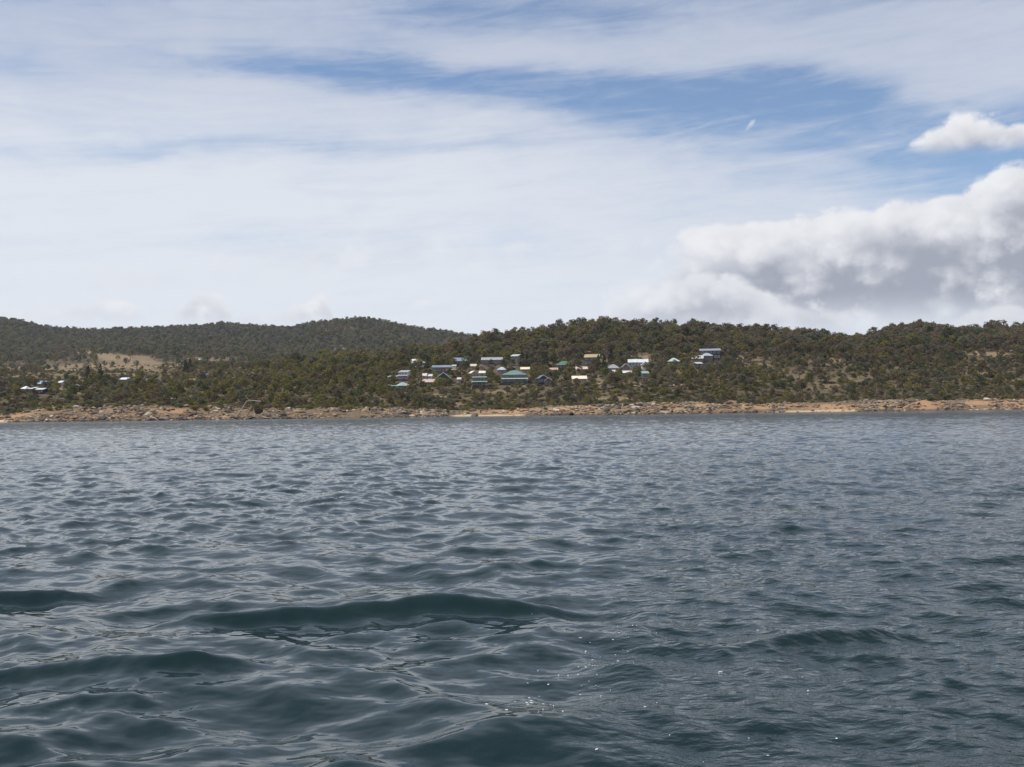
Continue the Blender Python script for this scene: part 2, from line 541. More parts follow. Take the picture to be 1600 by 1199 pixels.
dist_ridge = interp([(-600, 1000), (420, 1000), (520, 900), (640, 840), (740, 830), (900, 880), (1100, 900), (1300, 920), (1400, 1060), (1600, 1120), (2200, 1150)], xcol)
zr = row_z(row_ridge, dist_ridge)
right = sstep(560, 760, xcol)
dist_foot = np.full(NA, 1350.0)
z_foot = (1 - right) * row_z(row_foot, dist_foot) + right * np.minimum(zr * 0.8, 52)
z_foot = np.where(xcol > 500, np.minimum(z_foot, np.maximum(zr, 20) + 12), z_foot)
z_far = row_z(row_far, np.full(NA, 2250.0))
knots = [(shore - 60, np.full(NA, -5.0)), (shore - 8, np.full(NA, -0.9)), (shore, np.zeros(NA)),
         (shore + 10, 0.45 * row_z(row_bank, shore + 26)), (shore + 26, row_z(row_bank, shore + 26)), (shore + 42, row_z(row_bank - 1.5, shore + 42)),
         (shore + 140, row_z(row_low, shore + 140)), (np.full(NA, 715.0), row_z(row_mid, 715.0)),
         (dist_ridge, zr), (dist_ridge + 110, zr - right * 9 + (1 - right) * 1.5), (dist_foot, z_foot),
         (np.full(NA, 1700.0), z_foot + (z_far - z_foot) * 0.30), (np.full(NA, 2250.0), z_far), (np.full(NA, 2500.0), z_far * 0.93),
         (np.full(NA, 3300.0), z_far * 0.25)]
KY = np.stack([k[0] for k in knots])
KZ = np.stack([k[1] for k in knots])
svals = np.concatenate([np.linspace(-60, -9, 8), np.linspace(-8, 44, 40), np.linspace(46, 300, 85), np.linspace(305, 720, 84), np.linspace(740, 2100, 62), np.linspace(2150, 2800, 10)])
NS = len(svals)


def pchip(xk, yk, x):
    h = np.diff(xk)
    d = np.diff(yk) / h
    m = np.zeros_like(yk)
    w1, w2 = 2 * h[1:] + h[:-1], h[1:] + 2 * h[:-1]
    ok = d[:-1] * d[1:] > 0
    m[1:-1][ok] = (w1 + w2)[ok] / (w1[ok] / d[:-1][ok] + w2[ok] / d[1:][ok])
    m[0], m[-1] = d[0], d[-1]
    k = np.clip(np.searchsorted(xk, x) - 1, 0, len(h) - 1)
    t = (x - xk[k]) / h[k]
    return (yk[k] * (1 + 2 * t) * (1 - t) ** 2 + h[k] * m[k] * t * (1 - t) ** 2 + yk[k + 1] * t * t * (3 - 2 * t) + h[k] * m[k + 1] * t * t * (t - 1))


TY = shore[None, :] + svals[:, None]                     # forward distance of each terrain vertex
TZ = np.stack([pchip(KY[:, j], KZ[:, j], TY[:, j]) for j in range(NA)], 1)
TX = TY * acol[None, :]
rel = sstep(4, 60, svals)[:, None]
TZ = TZ + rel * (1.3 * fbm(TX / 40, TY / 40, 31, 4) + sstep(200, 900, svals)[:, None] * 2.2 * fbm(TX / 120, TY / 120, 35, 4))
TZ = TZ + sstep(950, 1500, svals)[:, None] * (1 - np.abs(sstep(1500, 1800, svals) * 1.0 - 0))[:, None] * 6 * fbm(TX / 260, TY / 400, 37, 4)
TZ = TZ + (sstep(-2, 6, svals) * (1 - sstep(26, 40, svals)))[:, None] * (0.55 * fbm(TX / 7, TY / 7, 41, 3) + 0.5 * np.abs(fbm(TX / 16, TY / 9, 43, 3)))
TZ = np.where(svals[:, None] < -1, np.minimum(TZ, -0.12), TZ)


def ground(x, y):
    """Terrain height at world x, y (arrays)."""
    x, y = np.asarray(x, float), np.asarray(y, float)
    fa = np.clip((x / y - A_LO) / (A_HI - A_LO) * (NA - 1), 0, NA - 1.001)
    j = fa.astype(int); ta = fa - j
    s = y - (shore[j] * (1 - ta) + shore[j + 1] * ta)
    k = np.clip(np.searchsorted(svals, s) - 1, 0, NS - 2)
    ts = np.clip((s - svals[k]) / (svals[k + 1] - svals[k]), 0, 1)
    return ((TZ[k, j] * (1 - ta) + TZ[k, j + 1] * ta) * (1 - ts) + (TZ[k + 1, j] * (1 - ta) + TZ[k + 1, j + 1] * ta) * ts)


def shore_at(x, y): return np.interp(np.asarray(x) / np.asarray(y), acol, shore)


def to_px(x, y, z):
    """World point -> photograph pixel (1600 x 1199)."""
    x, y, z = np.asarray(x, float), np.asarray(y, float), np.asarray(z, float) - CAM_H
    cp, sp = math.cos(PITCH), math.sin(PITCH)
    f = y * cp + z * sp
    up = z * cp - y * sp
    cr, sr = math.cos(ROLL), math.sin(ROLL)
    rx = x * cr - up * sr
    ru = x * sr + up * cr
    return 800 + FPX * rx / f, 599.5 - FPX * ru / f


TPX, TPY = to_px(TX, TY, TZ)
RUNMIN = np.minimum.accumulate(np.where(svals[:, None] < 0, 2000, TPY), 0)     # highest row reached so far along each bearing


def ray_ground(px, py, smax=900):
    """Ground point of the hillside seen at a photograph pixel."""
    j = int(np.clip(np.argmin(np.abs(TPX[60] - px)), 0, NA - 1))
    k = 8
    while k < NS - 1 and TPY[k, j] > py and svals[k] < smax:
        k += 1
    t = np.clip((TPY[k - 1, j] - py) / max(TPY[k - 1, j] - TPY[k, j], 1e-6), 0, 1)
    Y = TY[k - 1, j] * (1 - t) + TY[k, j] * t
    X = Y * acol[j]
    X += (px - to_px(X, Y, ground(X, Y))[0]) / FPX * Y
    return float(X), float(Y), float(ground(X, Y))


# clearings of dry grass: centre and radii in photograph pixels
CLEAR = [(125, 551, 26, 3, 1), (165, 556, 30, 4, .9), (200, 562, 45, 6, 1), (235, 569, 38, 5, 1), (262, 571, 36, 4, .9), (40, 590, 50, 2.5, .7), (180, 586, 40, 2.5, .7), (110, 596, 30, 2.5, .7), (250, 580, 30, 2.5, .6), (170, 573, 85, 5, 1), (95, 577, 45, 4, .95), (20, 574, 18, 4, .7), (330, 561, 50, 3, .9),
         (400, 571, 50, 3, .9), (440, 561, 28, 5, .6), (535, 545, 26, 2, .8), (600, 553, 30, 3, .8), (640, 553, 16, 2, .5), (945, 572, 11, 8, .9), (925, 559, 30, 3, .4), (1005, 558, 24, 5, .9), (920, 548, 20, 4, .5),
         (1275, 548, 9, 3, .8), (1305, 566, 36, 6, .7), (1165, 561, 22, 5, .8), (1190, 568, 16, 5, .6), (1528, 552, 24, 5, 1), (1558, 554, 20, 4, 1), (1580, 548, 20, 3, .7), (1535, 583, 42, 2.5, .8), (1590, 594, 25, 2, .8),
         (690, 617, 15, 4, .8), (705, 632, 22, 4, .9), (780, 613, 18, 3, .7), (800, 603, 24, 2.5, .45), (955, 624, 45, 4, .8), (990, 600, 14, 5, .5), (215, 600, 22, 4, .6), (300, 596, 14, 2.5, .8), (90, 606, 14, 6, .8), (75, 612, 7, 5, .9),
         (122, 617, 5, 4, .9), (130, 590, 18, 2, .7), (60, 586, 60, 3, .5), (270, 590, 40, 4, .4), (385, 607, 14, 2, .7), (940, 604, 4, 10, 1), (936, 594, 4, 8, 1), (1395, 577, 20, 3, .6), (1340, 592, 40, 6, .4), (1290, 602, 40, 8, .45),
         (1240, 584, 30, 8, .35), (1420, 600, 25, 5, .35), (1055, 580, 14, 3, .6), (1060, 592, 16, 2.5, .6), (1015, 554, 14, 4, .7), (840, 520, 10, 3, .4), (1375, 505, 10, 3, .4), (560, 600, 25, 4, .3), (610, 625, 20, 4, .4), (440, 612, 16, 5, .3), (1590, 516, 24, 4, .6)]


def clearing(px, py):
    c = np.zeros(np.shape(px))
    w = 0.85 * fbm(px / 11, py / 4, 51, 4)
    for cx, cy, rx, ry, s in CLEAR:
        d = ((px - cx) / rx) ** 2 + ((py - cy) / ry) ** 2 + w
        c = np.maximum(c, s * (1 - sstep(0.3, 1.5, d)))
    return c


t_clear = np.where(TY < 2400, clearing(TPX, TPY), 0)
bank = (1 - sstep(24, 42, svals[:, None] + 5 * fbm(TX / 14, TY / 14, 61, 3)))
sand = np.zeros_like(TPX)
for x0, x1, s1 in ((700, 825, 5.0), (1222, 1345, 5.0), (-30, 20, 9), (1500, 1620, 2)):
    sand = np.maximum(sand, sstep(x0, x0 + 14, TPX) * (1 - sstep(x1 - 14, x1, TPX)) * (1 - sstep(s1 * 0.7, s1, svals[:, None])))
soil = np.zeros_like(TPX)
for cx, rx, s0, s1 in ((10, 60, 4, 26), (250, 60, 12, 20), (800, 60, 8, 22), (890, 75, 6, 30), (1060, 70, 8, 20), (1190, 60, 8, 18), (1450, 32, 3, 26), (1585, 40, 4, 24), (1530, 40, 10, 18), (1300, 60, 5, 16)):
    soil = np.maximum(soil, np.exp(-((TPX - cx) / rx) ** 2) * sstep(s0 - 2, s0 + 2, svals[:, None]) * (1 - sstep(s1, s1 + 6, svals[:, None])))

gm, gt, gb = new_mat('hillside_ground', 0.95, 0.1)
gp = geo_pos(gt)
g1 = noise(gt, gp, 0.10, 6, 0.62)
g2 = noise(gt, gp, 0.9, 5, 0.65)
base = mixc(gt, g1.smooth(0.38, 0.62), (0.070, 0.053, 0.034), (0.125, 0.096, 0.058))
base = mixc(gt, g2.smooth(0.45, 0.7) * 0.6, base, (0.10, 0.085, 0.045))
tan = mixc(gt, g2.smooth(0.35, 0.65), (0.185, 0.135, 0.080), (0.275, 0.205, 0.120))
tan = mixc(gt, noise(gt, gp, 0.035, 6, 0.66).smooth(0.46, 0.64) * 0.75, tan, (0.135, 0.105, 0.062))
c = mixc(gt, attr(gt, 'clear'), base, tan)
bk = mixc(gt, g2.smooth(0.4, 0.62), (0.085, 0.064, 0.042), (0.20, 0.15, 0.10))  # ground colour darkened to stand for shadow in gaps between rocks
bk = mixc(gt, noise(gt, gp, 0.35, 5, 0.6).smooth(0.5, 0.66) * 0.8, bk, (0.30, 0.185, 0.095))
bk = mixc(gt, attr(gt, 'soil') * g1.smooth(0.25, 0.5), bk, (0.35, 0.21, 0.115))
c = mixc(gt, attr(gt, 'bank'), c, bk)
c = mixc(gt, attr(gt, 'sand'), c, (0.46, 0.35, 0.23))
c = mixc(gt, attr(gt, 'wet') * 0.85, c, (0.055, 0.045, 0.036))
gt.links.new(c.s, gb.inputs['Base Color'])
bump(gt, gb, g2, 0.7, 0.4)
tm = grid_mesh('hillside', np.stack([TX, TY, TZ], -1), [gm])
add_attr(tm, 'clear', t_clear); add_attr(tm, 'bank', bank); add_attr(tm, 'sand', sand); add_attr(tm, 'soil', soil)
add_attr(tm, 'wet', (1 - sstep(0.3, 1.5, svals[:, None] + 0.5 * fbm(TX / 4, TY / 4, 67, 2))) * (1 - 0.75 * sand))
tag(link('hills', tm), 'brown scrubby hills rising from the rocky far shore of the lake', kind='structure')

# ------------------------------------------------------------------ lake
rr = [2.0]
while rr[-1] < 640:
    rr.append(rr[-1] + 0.016 + 0.0034 * rr[-1])
rr = np.array(rr)
front = np.radians(np.linspace(-31, 31, 520))
side = np.radians(np.concatenate([np.linspace(31, 329, 92)[1:]]))
ang = np.concatenate([front, side])
spacing = np.gradient(rr)[:, None]
WX, WY = rr[:, None] * np.sin(ang)[None, :], rr[:, None] * np.cos(ang)[None, :]
wx, wy, wz = np.zeros_like(WX), np.zeros_like(WX), np.zeros_like(WX)
wrng = np.random.default_rng(4)
# the churned patch of the boat's own wake lies on the right, its edge running away to the right
edge = WX - (0.15 + 0.115 * (WY - 4.0)) + 0.35 * fbm(WX / 1.2, WY / 1.2, 71, 3)
wake = sstep(-0.35, 0.55, edge) * (1 - sstep(22, 60, WY)) * (WY > 0)
sharp = 0.75
calm = 0.6 * vnoise(WX / 3.2, WY / 5.5, 77) + 0.4 * vnoise(WX / 1.1, WY / 1.9, 78)      # slicks and cat's paws
for k in range(96):
    lam = float(np.exp(wrng.uniform(math.log(0.13), math.log(2.6))))
    th = R(-14) + wrng.normal(0, R(40))
    if lam < 0.6: th += wrng.normal(0, R(25))
    dx, dy = math.sin(th), -math.cos(th)
    kk = 2 * math.pi / lam
    slope = 0.0232 * (1.25 if lam < 0.9 else 0.74)
    A = slope / kk
    ph = kk * (dx * WX + dy * WY) + wrng.uniform(0, 6.283)
    keep = sstep(1.7, 3.2, lam / np.maximum(spacing, 0.012))
    keep = keep * (1 + wake * (0.05 if lam < 0.7 else -0.35))
    grp = 0.25 + 1.5 * vnoise(WX / (lam * 4) + k * 3.1, WY / (lam * 4), 80 + k)      # waves come in groups
    if lam < 0.55: grp = grp * (0.62 + 0.80 * sstep(.30, .68, calm) * (1 - 0.35 * wake))
    A = A * keep * grp
    wz += A * (np.cos(ph) + 0.22 * np.cos(2 * ph) + 0.16 * np.sin(2 * ph))      # peaked crests, steeper on the near side
    wx -= sharp * A * dx * np.sin(ph)
    wy -= sharp * A * dy * np.sin(ph)


def swell(px0, py0, px1, py1, h, wdt):
    """One steeper crest between two water points, given by photograph pixels."""
    P = []
    for px, py in ((px0, py0), (px1, py1)):
        d = FPX * CAM_H / (py - horizon_row(px))
        P.append(((px - 800) / FPX * d, d))
    (xa, ya), (xb, yb) = P
    L = math.hypot(xb - xa, yb - ya)
    ux, uy = (xb - xa) / L, (yb - ya) / L
    s = ((WX - xa) * ux + (WY - ya) * uy) / L
    q = -(WX - xa) * uy + (WY - ya) * ux
    q = q + 0.10 * fbm(WX / 0.9, WY / 0.9, 91, 2) + 0.22 * (np.clip(s, 0, 1) - 0.5) ** 2
    envl = sstep(-0.08, 0.22, s) * (1 - sstep(0.78, 1.08, s)) * (0.75 + 0.5 * vnoise(WX * 1.4, WY * 1.4, 93))
    prof = np.where(q < 0, np.exp(-(q / (wdt * 0.62)) ** 2), np.exp(-(q / wdt) ** 2))
    return h * envl * prof


wz += swell(255, 968, 950, 948, 0.10, 0.19) + swell(-200, 1062, 400, 1040, 0.08, 0.17) + swell(-80, 936, 180, 925, 0.07, 0.16)
wz += swell(470, 786, 600, 784, 0.08, 0.25) + swell(1290, 880, 1640, 876, 0.05, 0.2) + swell(1180, 1010, 1420, 990, 0.05, 0.15) + swell(560, 852, 700, 850, 0.06, 0.2)
WPos = np.stack([WX + wx, WY + wy, wz], -1)
fadeout = 1 - sstep(300, 420, rr)
WPos[..., 2] *= fadeout[:, None]
lm, lt, lb = new_mat('lake_water', 0.04, 0.5)
lb.inputs['IOR'].default_value = 1.333
lp = geo_pos(lt)
lb.inputs['Base Color'].default_value = (0.0065, 0.0190, 0.0195, 1)
sepn = lt.nodes.new('ShaderNodeSeparateXYZ'); lt.links.new(lp.s, sepn.inputs[0])
lx, ly = S(lt, sepn.outputs[0]), S(lt, sepn.outputs[1])
far_f = ly.smooth(25.0, 260.0)
rip = noise(lt, vec(lt, lx * 1.0, ly * 1.4), 6.5, 1, 0.5)
rip2 = noise(lt, vec(lt, lx * 0.8, ly * 1.3), 26.0, 2, 0.5)
chop = noise(lt, vec(lt, lx * 0.5, ly * 1.0), 1.1, 4, 0.6)
wk = attr(lt, 'wake')
hgt = rip * (0.0085 + wk * 0.017) + rip2 * (wk * 0.007 + 0.0004) + chop * (far_f * 0.42 + 0.01)
bump(lt, lb, hgt, 1.0, 1.0)
lt.links.new((far_f * 0.05 + 0.035).s, lb.inputs['Roughness'])
wm = grid_mesh('lake', WPos, [lm])
add_attr(wm, 'wake', wake)
tag(link('lake', wm), 'dark blue green choppy lake water filling the lower half', kind='structure')

# ------------------------------------------------------------------ air
hm = bpy.data.materials.new('summer_haze')
hm.use_nodes = True
hm.node_tree.nodes.clear()
hv = hm.node_tree.nodes.new('ShaderNodeVolumePrincipled')
hv.inputs['Color'].default_value = (0.78, 0.86, 1.0, 1)
hv.inputs['Density'].default_value = 4.5e-5
hv.inputs['Anisotropy'].default_value = 0.2
ho = hm.node_tree.nodes.new('ShaderNodeOutputMaterial')
hm.node_tree.links.new(hv.outputs[0], ho.inputs['Volume'])
tag(link('haze', MB().box(-2750, 2750, -900, 3500, -7, 235).mesh('haze', hm)), 'thin blue summer haze over lake and hills', kind='stuff')

# ------------------------------------------------------------------ houses
PAL = {}


def paint(rgb, rough=0.6, spec=0.3):
    key = (rgb, rough)
    if key not in PAL:
        PAL[key] = plain('paint_%d' % len(PAL), rgb, rough, spec, 0.10, 0.8)
    return PAL[key]


def roof_paint(rgb):
    key = ('roof', rgb)
    if key not in PAL:
        m, t, b = new_mat('sheet_roof_%d' % len(PAL), 0.45, 0.4)
        p = obj_coord(t)
        sp = t.nodes.new('ShaderNodeSeparateXYZ'); t.links.new(p.s, sp.inputs[0])
        rib = (S(t, sp.outputs[0]) * 8.0)._m('SINE')
        n = noise(t, p, 0.7, 5, 0.6)
        t.links.new(mixc(t, n.smooth(0.3, 0.7), tuple(c * 0.82 for c in rgb), tuple(min(c * 1.12, .9) for c in rgb)).s, b.inputs['Base Color'])
        bump(t, b, rib, 0.3, 0.03)
        PAL[key] = m
    return PAL[key]


GLASS = new_mat('window_glass', 0.08, 0.6)
GLASS[2].inputs['Base Color'].default_value = (0.02, 0.025, 0.03, 1)
GLASS = GLASS[0]
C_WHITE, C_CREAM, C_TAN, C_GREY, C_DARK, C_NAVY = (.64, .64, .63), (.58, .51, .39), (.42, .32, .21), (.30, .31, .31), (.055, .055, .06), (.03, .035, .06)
C_BRICK, C_GREEN, C_PGREEN, C_BLUE, C_PINK, C_DGREEN = (.30, .15, .10), (.085, .165, .120), (.32, .39, .345), (.19, .235, .32), (.52, .37, .30), (.04, .07, .055)
HOUSES = []          # (px x0, x1, ytop, ybase, X, Y, Z, width, short description)


def house(x0, x1, ytop, ybase, roof, rcol, wcol, label, short, rf=0.42, depth=8.0, rot=0.0, ver=None, wins=3, storeys=1, door=True, chimney=False, wing=None, name='house', cat='house', rec=0.03):
    cx = (x0 + x1) / 2
    X, Y, Z = ray_ground(cx, ybase)
    m = Y / FPX
    W = (x1 - x0) * m
    Ht = max((ybase - ytop) * m * 1.05, 2.2)
    rh = max(Ht * rf, 0.5)
    wh = max(Ht - rh, 1.7)
    root = link(name, None, loc=(X, Y, Z), rot=(0, 0, R(rot)))
    tag(root, label, cat, 'houses scattered on the hillside' if cat == 'house' else 'sheds scattered on the hillside')
    rm, wmat = roof_paint(rcol), paint(wcol)
    ov = 0.45
    hw, hd = W / 2, depth / 2
    ww, wd = hw - ov, hd - ov
    w = MB().box(-ww, ww, -wd, wd, -2.5, wh)
    r = MB()
    th = 0.16
    if roof == 'gable':            # ridge runs across the view
        w.poly([(s * ww, -wd, wh) for s in (-1, 1)] + [(s * ww, wd, wh) for s in (-1, 1)] + [(s * ww, 0, wh + rh * wd / hd) for s in (-1, 1)], [(0, 4, 2), (1, 3, 5)])
        r.slab([(-hw, -hd, wh), (hw, -hd, wh), (hw, 0, wh + rh), (-hw, 0, wh + rh)], th)
        r.slab([(hw, hd, wh), (-hw, hd, wh), (-hw, 0.003, wh + rh), (hw, 0.003, wh + rh)], th)
    elif roof == 'front':          # gable faces the lake
        w.poly([(-ww, s * wd, wh) for s in (-1, 1)] + [(ww, s * wd, wh) for s in (-1, 1)] + [(0, s * wd, wh + rh * ww / hw) for s in (-1, 1)], [(0, 2, 4), (3, 1, 5)])
        r.slab([(-hw, -hd, wh), (0, -hd, wh + rh), (0, hd, wh + rh), (-hw, hd, wh)], th)
        r.slab([(0.003, -hd, wh + rh), (hw, -hd, wh), (hw, hd, wh), (0.003, hd, wh + rh)], th)
    elif roof == 'hip':
        k = min(hd, hw * 0.8)
        a, b, c_, d = (-hw, -hd, wh), (hw, -hd, wh), (hw, hd, wh), (-hw, hd, wh)
        e, f = (-hw + k, 0, wh + rh), (hw - k, 0, wh + rh)
        r.poly([a, b, c_, d, e, f], [(0, 1, 5, 4), (1, 2, 5), (2, 3, 4, 5), (3, 0, 4), (3, 2, 1, 0)])
    elif roof == 'skillion':       # single slope rising to the back
        r.slab([(-hw, -hd, wh), (hw, -hd, wh), (hw, hd, wh + rh), (-hw, hd, wh + rh)], th)
        w.poly([(-ww, wd, wh), (ww, wd, wh), (ww, wd, wh + rh * 0.9), (-ww, wd, wh + rh * 0.9), (-ww, -wd, wh), (ww, -wd, wh)], [(0, 1, 2, 3), (0, 3, 4), (1, 5, 2)])
    elif roof == 'tilt':           # single slope rising to the viewer's right
        r.slab([(-hw, -hd, wh), (hw, -hd, wh + rh), (hw, hd, wh + rh), (-hw, hd, wh)], th)
        w.poly([(-ww, -wd, wh), (ww, -wd, wh), (ww, -wd, wh + rh * 0.9), (ww, wd, wh), (ww, wd, wh + rh * .9), (-ww, wd, wh)], [(0, 1, 2), (1, 3, 4, 2), (3, 5, 4)])
    wo = w.build('wall', wmat, root)
    ro = r.build('roof', rm, root)
    if roof in ('gable', 'front'):
        rc = MB()
        if roof == 'gable':
            rc.box(-hw, hw, -0.15, 0.15, wh + rh - 0.02, wh + rh + 0.09)
        else:
            rc.box(-0.15, 0.15, -hd - 0.02, hd + 0.02, wh + rh - 0.02, wh + rh + 0.09)
            for s in (-1, 1):
                bb = MB().slab([(s * hw, -hd - 0.06, wh + 0.03), (s * hw, -hd - 0.005, wh + 0.03), (0, -hd - 0.005, wh + rh + 0.03), (0, -hd - 0.06, wh + rh + 0.03)], 0.34)
                bb.build('bargeboard', paint(C_WHITE if wcol != C_WHITE else C_PGREEN), root)
        rc.build('ridge_cap', rm, ro)
    gut = MB().box(-hw, hw, -hd - 0.12, -hd - 0.003, wh - 0.17, wh - 0.03)
    if roof != 'front' and roof != 'tilt':
        gut.build('gutter', paint(C_WHITE if sum(rcol) > 1.2 else C_GREY), root)
    fl = wh / storeys
    nW = wins
    for s in range(storeys):
        slots = nW + (1 if door and s == 0 else 0)
        for i in range(slots):
            cxw = -ww + (i + 0.5) * 2 * ww / slots
            z0 = s * fl
            if door and s == 0 and i == slots // 2:
                d = MB().box(cxw - .48, cxw + .48, -wd - .05, -wd - .003, z0 + .02, min(z0 + 2.1, wh - .1)).build('door', paint(C_BRICK if wcol != C_BRICK else C_CREAM), root)
                MB().box(cxw + .32, cxw + .38, -wd - .10, -wd - .053, z0 + .95, z0 + 1.05).build('handle', paint(C_GREY), d)
                continue
            hwid = min(0.95, ww / slots * 0.62)
            zb, zt = z0 + fl * 0.34, z0 + fl * 0.80
            fr = MB()
            yy0, yy1 = -wd - 0.07, -wd - 0.003
            for b_ in ((cxw - hwid, cxw + hwid, zb - .09, zb), (cxw - hwid, cxw + hwid, zt, zt + .09), (cxw - hwid, cxw - hwid + .08, zb, zt), (cxw + hwid - .08, cxw + hwid, zb, zt), (cxw - .03, cxw + .03, zb, zt)):
                fr.box(b_[0], b_[1], yy0, yy1, b_[2], b_[3])
            fo = fr.build('window', paint(C_WHITE), root)
            MB().box(cxw - hwid + .08, cxw + hwid - .08, -wd - .035, -wd - .003, zb, zt).build('pane', GLASS, fo)
    if ver:                        # verandah: roof colour, posts, deck and rail
        vd = 2.4
        zt = min(wh - 0.25, 2.7 if storeys == 1 else wh * 0.55)
        MB().slab([(-hw - .3, -wd - vd, zt - .35), (hw + .3, -wd - vd, zt - .35), (hw + .3, -wd - .02, zt + .25), (-hw - .3, -wd - .02, zt + .25)], .1).build('verandah_roof', roof_paint(ver), root)
        dk = MB().box(-hw, hw, -wd - vd, -wd - .004, -2.2, 0.0).build('deck', paint(C_DARK), root)
        npst = max(3, int(W / 3.2))
        for i in range(npst + 1):
            xx = -hw + .1 + i * (2 * hw - .2) / npst
            MB().box(xx - .07, xx + .07, -wd - vd + .02, -wd - vd + .16, 0.003, zt - .46).build('post', paint(C_GREY), root)
        MB().box(-hw, hw, -wd - vd + .05, -wd - vd + .11, .88, .96).build('rail', paint(C_GREY), dk)
    if chimney:
        ch = MB().box(ww * .35, ww * .35 + .8, .4, 1.2, wh, wh + rh + .9).build('chimney', paint(C_BRICK), ro)
    if wing:                       # a lower wing at one end: (side, width, height, roof colour, wall colour)
        sd, gw, gh, gr, gwall = wing
        xa, xb = (hw + .02, hw + gw) if sd > 0 else (-hw - gw, -hw - .02)
        MB().box(xa + .2 * (sd > 0) * 0, xb, -wd + .6, wd - .6, -2.5, gh).build('wing_wall', paint(gwall), root)
        MB().slab([(xa, -wd + .1, gh), (xb + .3 * sd * (sd > 0), -wd + .1, gh), (xb + .3 * sd * (sd > 0), wd - .1, gh + .9), (xa, wd - .1, gh + .9)], .14).build('wing_roof', roof_paint(gr), root)
    HOUSES.append((x0, x1, ytop, ybase, X, Y, Z, W, short))
    return root


house(643, 658, 562, 574, 'gable', C_WHITE, C_WHITE, 'white two storey house high at the upper left of the village', 'the white two storey house', rf=.3, storeys=2, wins=2, rot=14, wing=(1, 3, 2.6, C_WHITE, C_WHITE))
house(624, 640, 579, 593, 'skillion', (.34, .36, .37), C_WHITE, 'grey roofed two storey house with dark balcony above white lower wall', 'the two storey grey roofed house', rf=.25, storeys=2, wins=3, rot=-8, ver=(.34, .36, .37))
house(606, 621, 588, 595, 'gable', (.60, .60, .55), C_CREAM, 'long low shed with pale roof left of the two storey grey roofed house', 'the low pale shed', rf=.4, wins=2, name='shed', cat='shed')
house(620, 639, 598, 610, 'hip', C_PGREEN, C_DGREEN, 'pale green hip roofed house lowest at the left end of the village', 'the pale green hip roofed house', rf=.45, rot=24, wing=(-1, 4, 2.2, C_PGREEN, C_DGREEN))
house(656, 680, 593, 604, 'gable', C_PINK, C_DARK, 'house with long salmon pink roof over dark shaded walls', 'the salmon roofed house', rf=.45, wins=4)  # dark wall colour stands in for the shadow of the eaves
house(659, 668, 584, 593, 'gable', (.62, .50, .48), C_WHITE, 'small pinkish white house just above the salmon roofed house', 'the small pinkish house', rf=.45, wins=2)
house(669, 676, 585, 593, 'skillion', C_WHITE, C_WHITE, 'small white shed right beside the pinkish white house', 'the small white shed', wins=1, door=False, name='shed', cat='shed')
house(682, 705, 583, 597, 'front', C_PGREEN, C_DGREEN, 'green gable fronted house with pale barge boards', 'the green gable fronted house', rf=.60, wins=3, depth=10)
house(675, 706, 571, 582, 'skillion', (.20, .24, .29), (.12, .11, .12), 'long slate blue skillion roofed house with a white end', 'the slate blue skillion house', rf=.35, wins=5, wing=(1, 2.5, 3.6, C_WHITE, C_WHITE))
house(698, 712, 576, 583, 'gable', (.44, .25, .18), C_BRICK, 'low terracotta roofed outbuilding right of the slate blue house', 'the terracotta outbuilding', rf=.45, wins=2)
house(710, 730, 559, 571, 'skillion', C_BLUE, C_NAVY, 'blue grey house with a steep sloping roof alone on the upper slope', 'the steep blue roofed house', rf=.5, wins=3, rot=12)
house(734, 745, 570, 577, 'gable', C_CREAM, C_TAN, 'small cream roofed cottage of tan walls below the steep blue roof', 'the small cream roofed cottage', rf=.5, wins=2)
house(748, 757, 572, 578, 'front', C_WHITE, C_TAN, 'tiny white gabled cabin right of the cream roofed cottage', 'the tiny white cabin', rf=.5, wins=1)
house(731, 747, 580, 590, 'front', (.72, .66, .52), C_TAN, 'cream gable fronted house above the dark green verandah house', 'the cream gable fronted house', rf=.5, wins=2, rot=18)
house(748, 759, 581, 588, 'gable', (.72, .66, .55), C_CREAM, 'low cream roofed house right beside the cream gable front', 'the low cream roofed house', rf=.5, wins=2)
house(738, 761, 589, 604, 'skillion', (.22, .33, .27), C_DARK, 'dark shaded house under a thin green verandah roof', 'the dark green verandah house', rf=.12, wins=4, ver=(.22, .33, .27), storeys=2)  # walls coloured dark to give the shade under the verandah
house(714, 721, 590, 598, 'skillion', (.55, .55, .52), (.5, .5, .48), 'small pale grey shed between green gable and dark green verandah', 'the pale grey shed', wins=1, name='shed', cat='shed')
house(752, 786, 559, 569, 'gable', (.34, .34, .35), (.17, .15, .14), 'long low grey roofed house at the top of the village', 'the long grey roofed house', rf=.42, wins=6)
house(799, 812, 554, 568, 'skillion', (.48, .49, .49), (.26, .25, .24), 'pale grey split level house above the dark conifers', 'the pale grey split level house', rf=.25, storeys=2, wins=2, rot=-14)
house(776, 792, 574, 583, 'hip', (.40, .44, .51), C_GREY, 'silver blue hip roofed house right above the big green verandah house', 'the silver blue hip roofed house', rf=.5, wins=3, wing=(1, 5, 3.0, (.09, .09, .11), C_DARK))
house(813, 828, 575, 582, 'gable', (.76, .66, .42), C_TAN, 'pale yellow roofed house above the right end of the big green verandah house', 'the pale yellow roofed house', rf=.5, wins=3)
house(784, 824, 580, 599, 'hip', (.14, .215, .20), (.08, .095, .10), 'big green roofed house with a pale verandah along its whole front', 'the big green verandah house', rf=.36, depth=11, wins=7, storeys=2, ver=(.36, .43, .36))  # dark wall colour paints in the shade behind the verandah
house(838, 856, 587, 600, 'front', (.14, .15, .24), C_NAVY, 'navy house with white gable trim left of centre slope', 'the navy gabled house', rf=.45, wins=3, rot=10, depth=9)
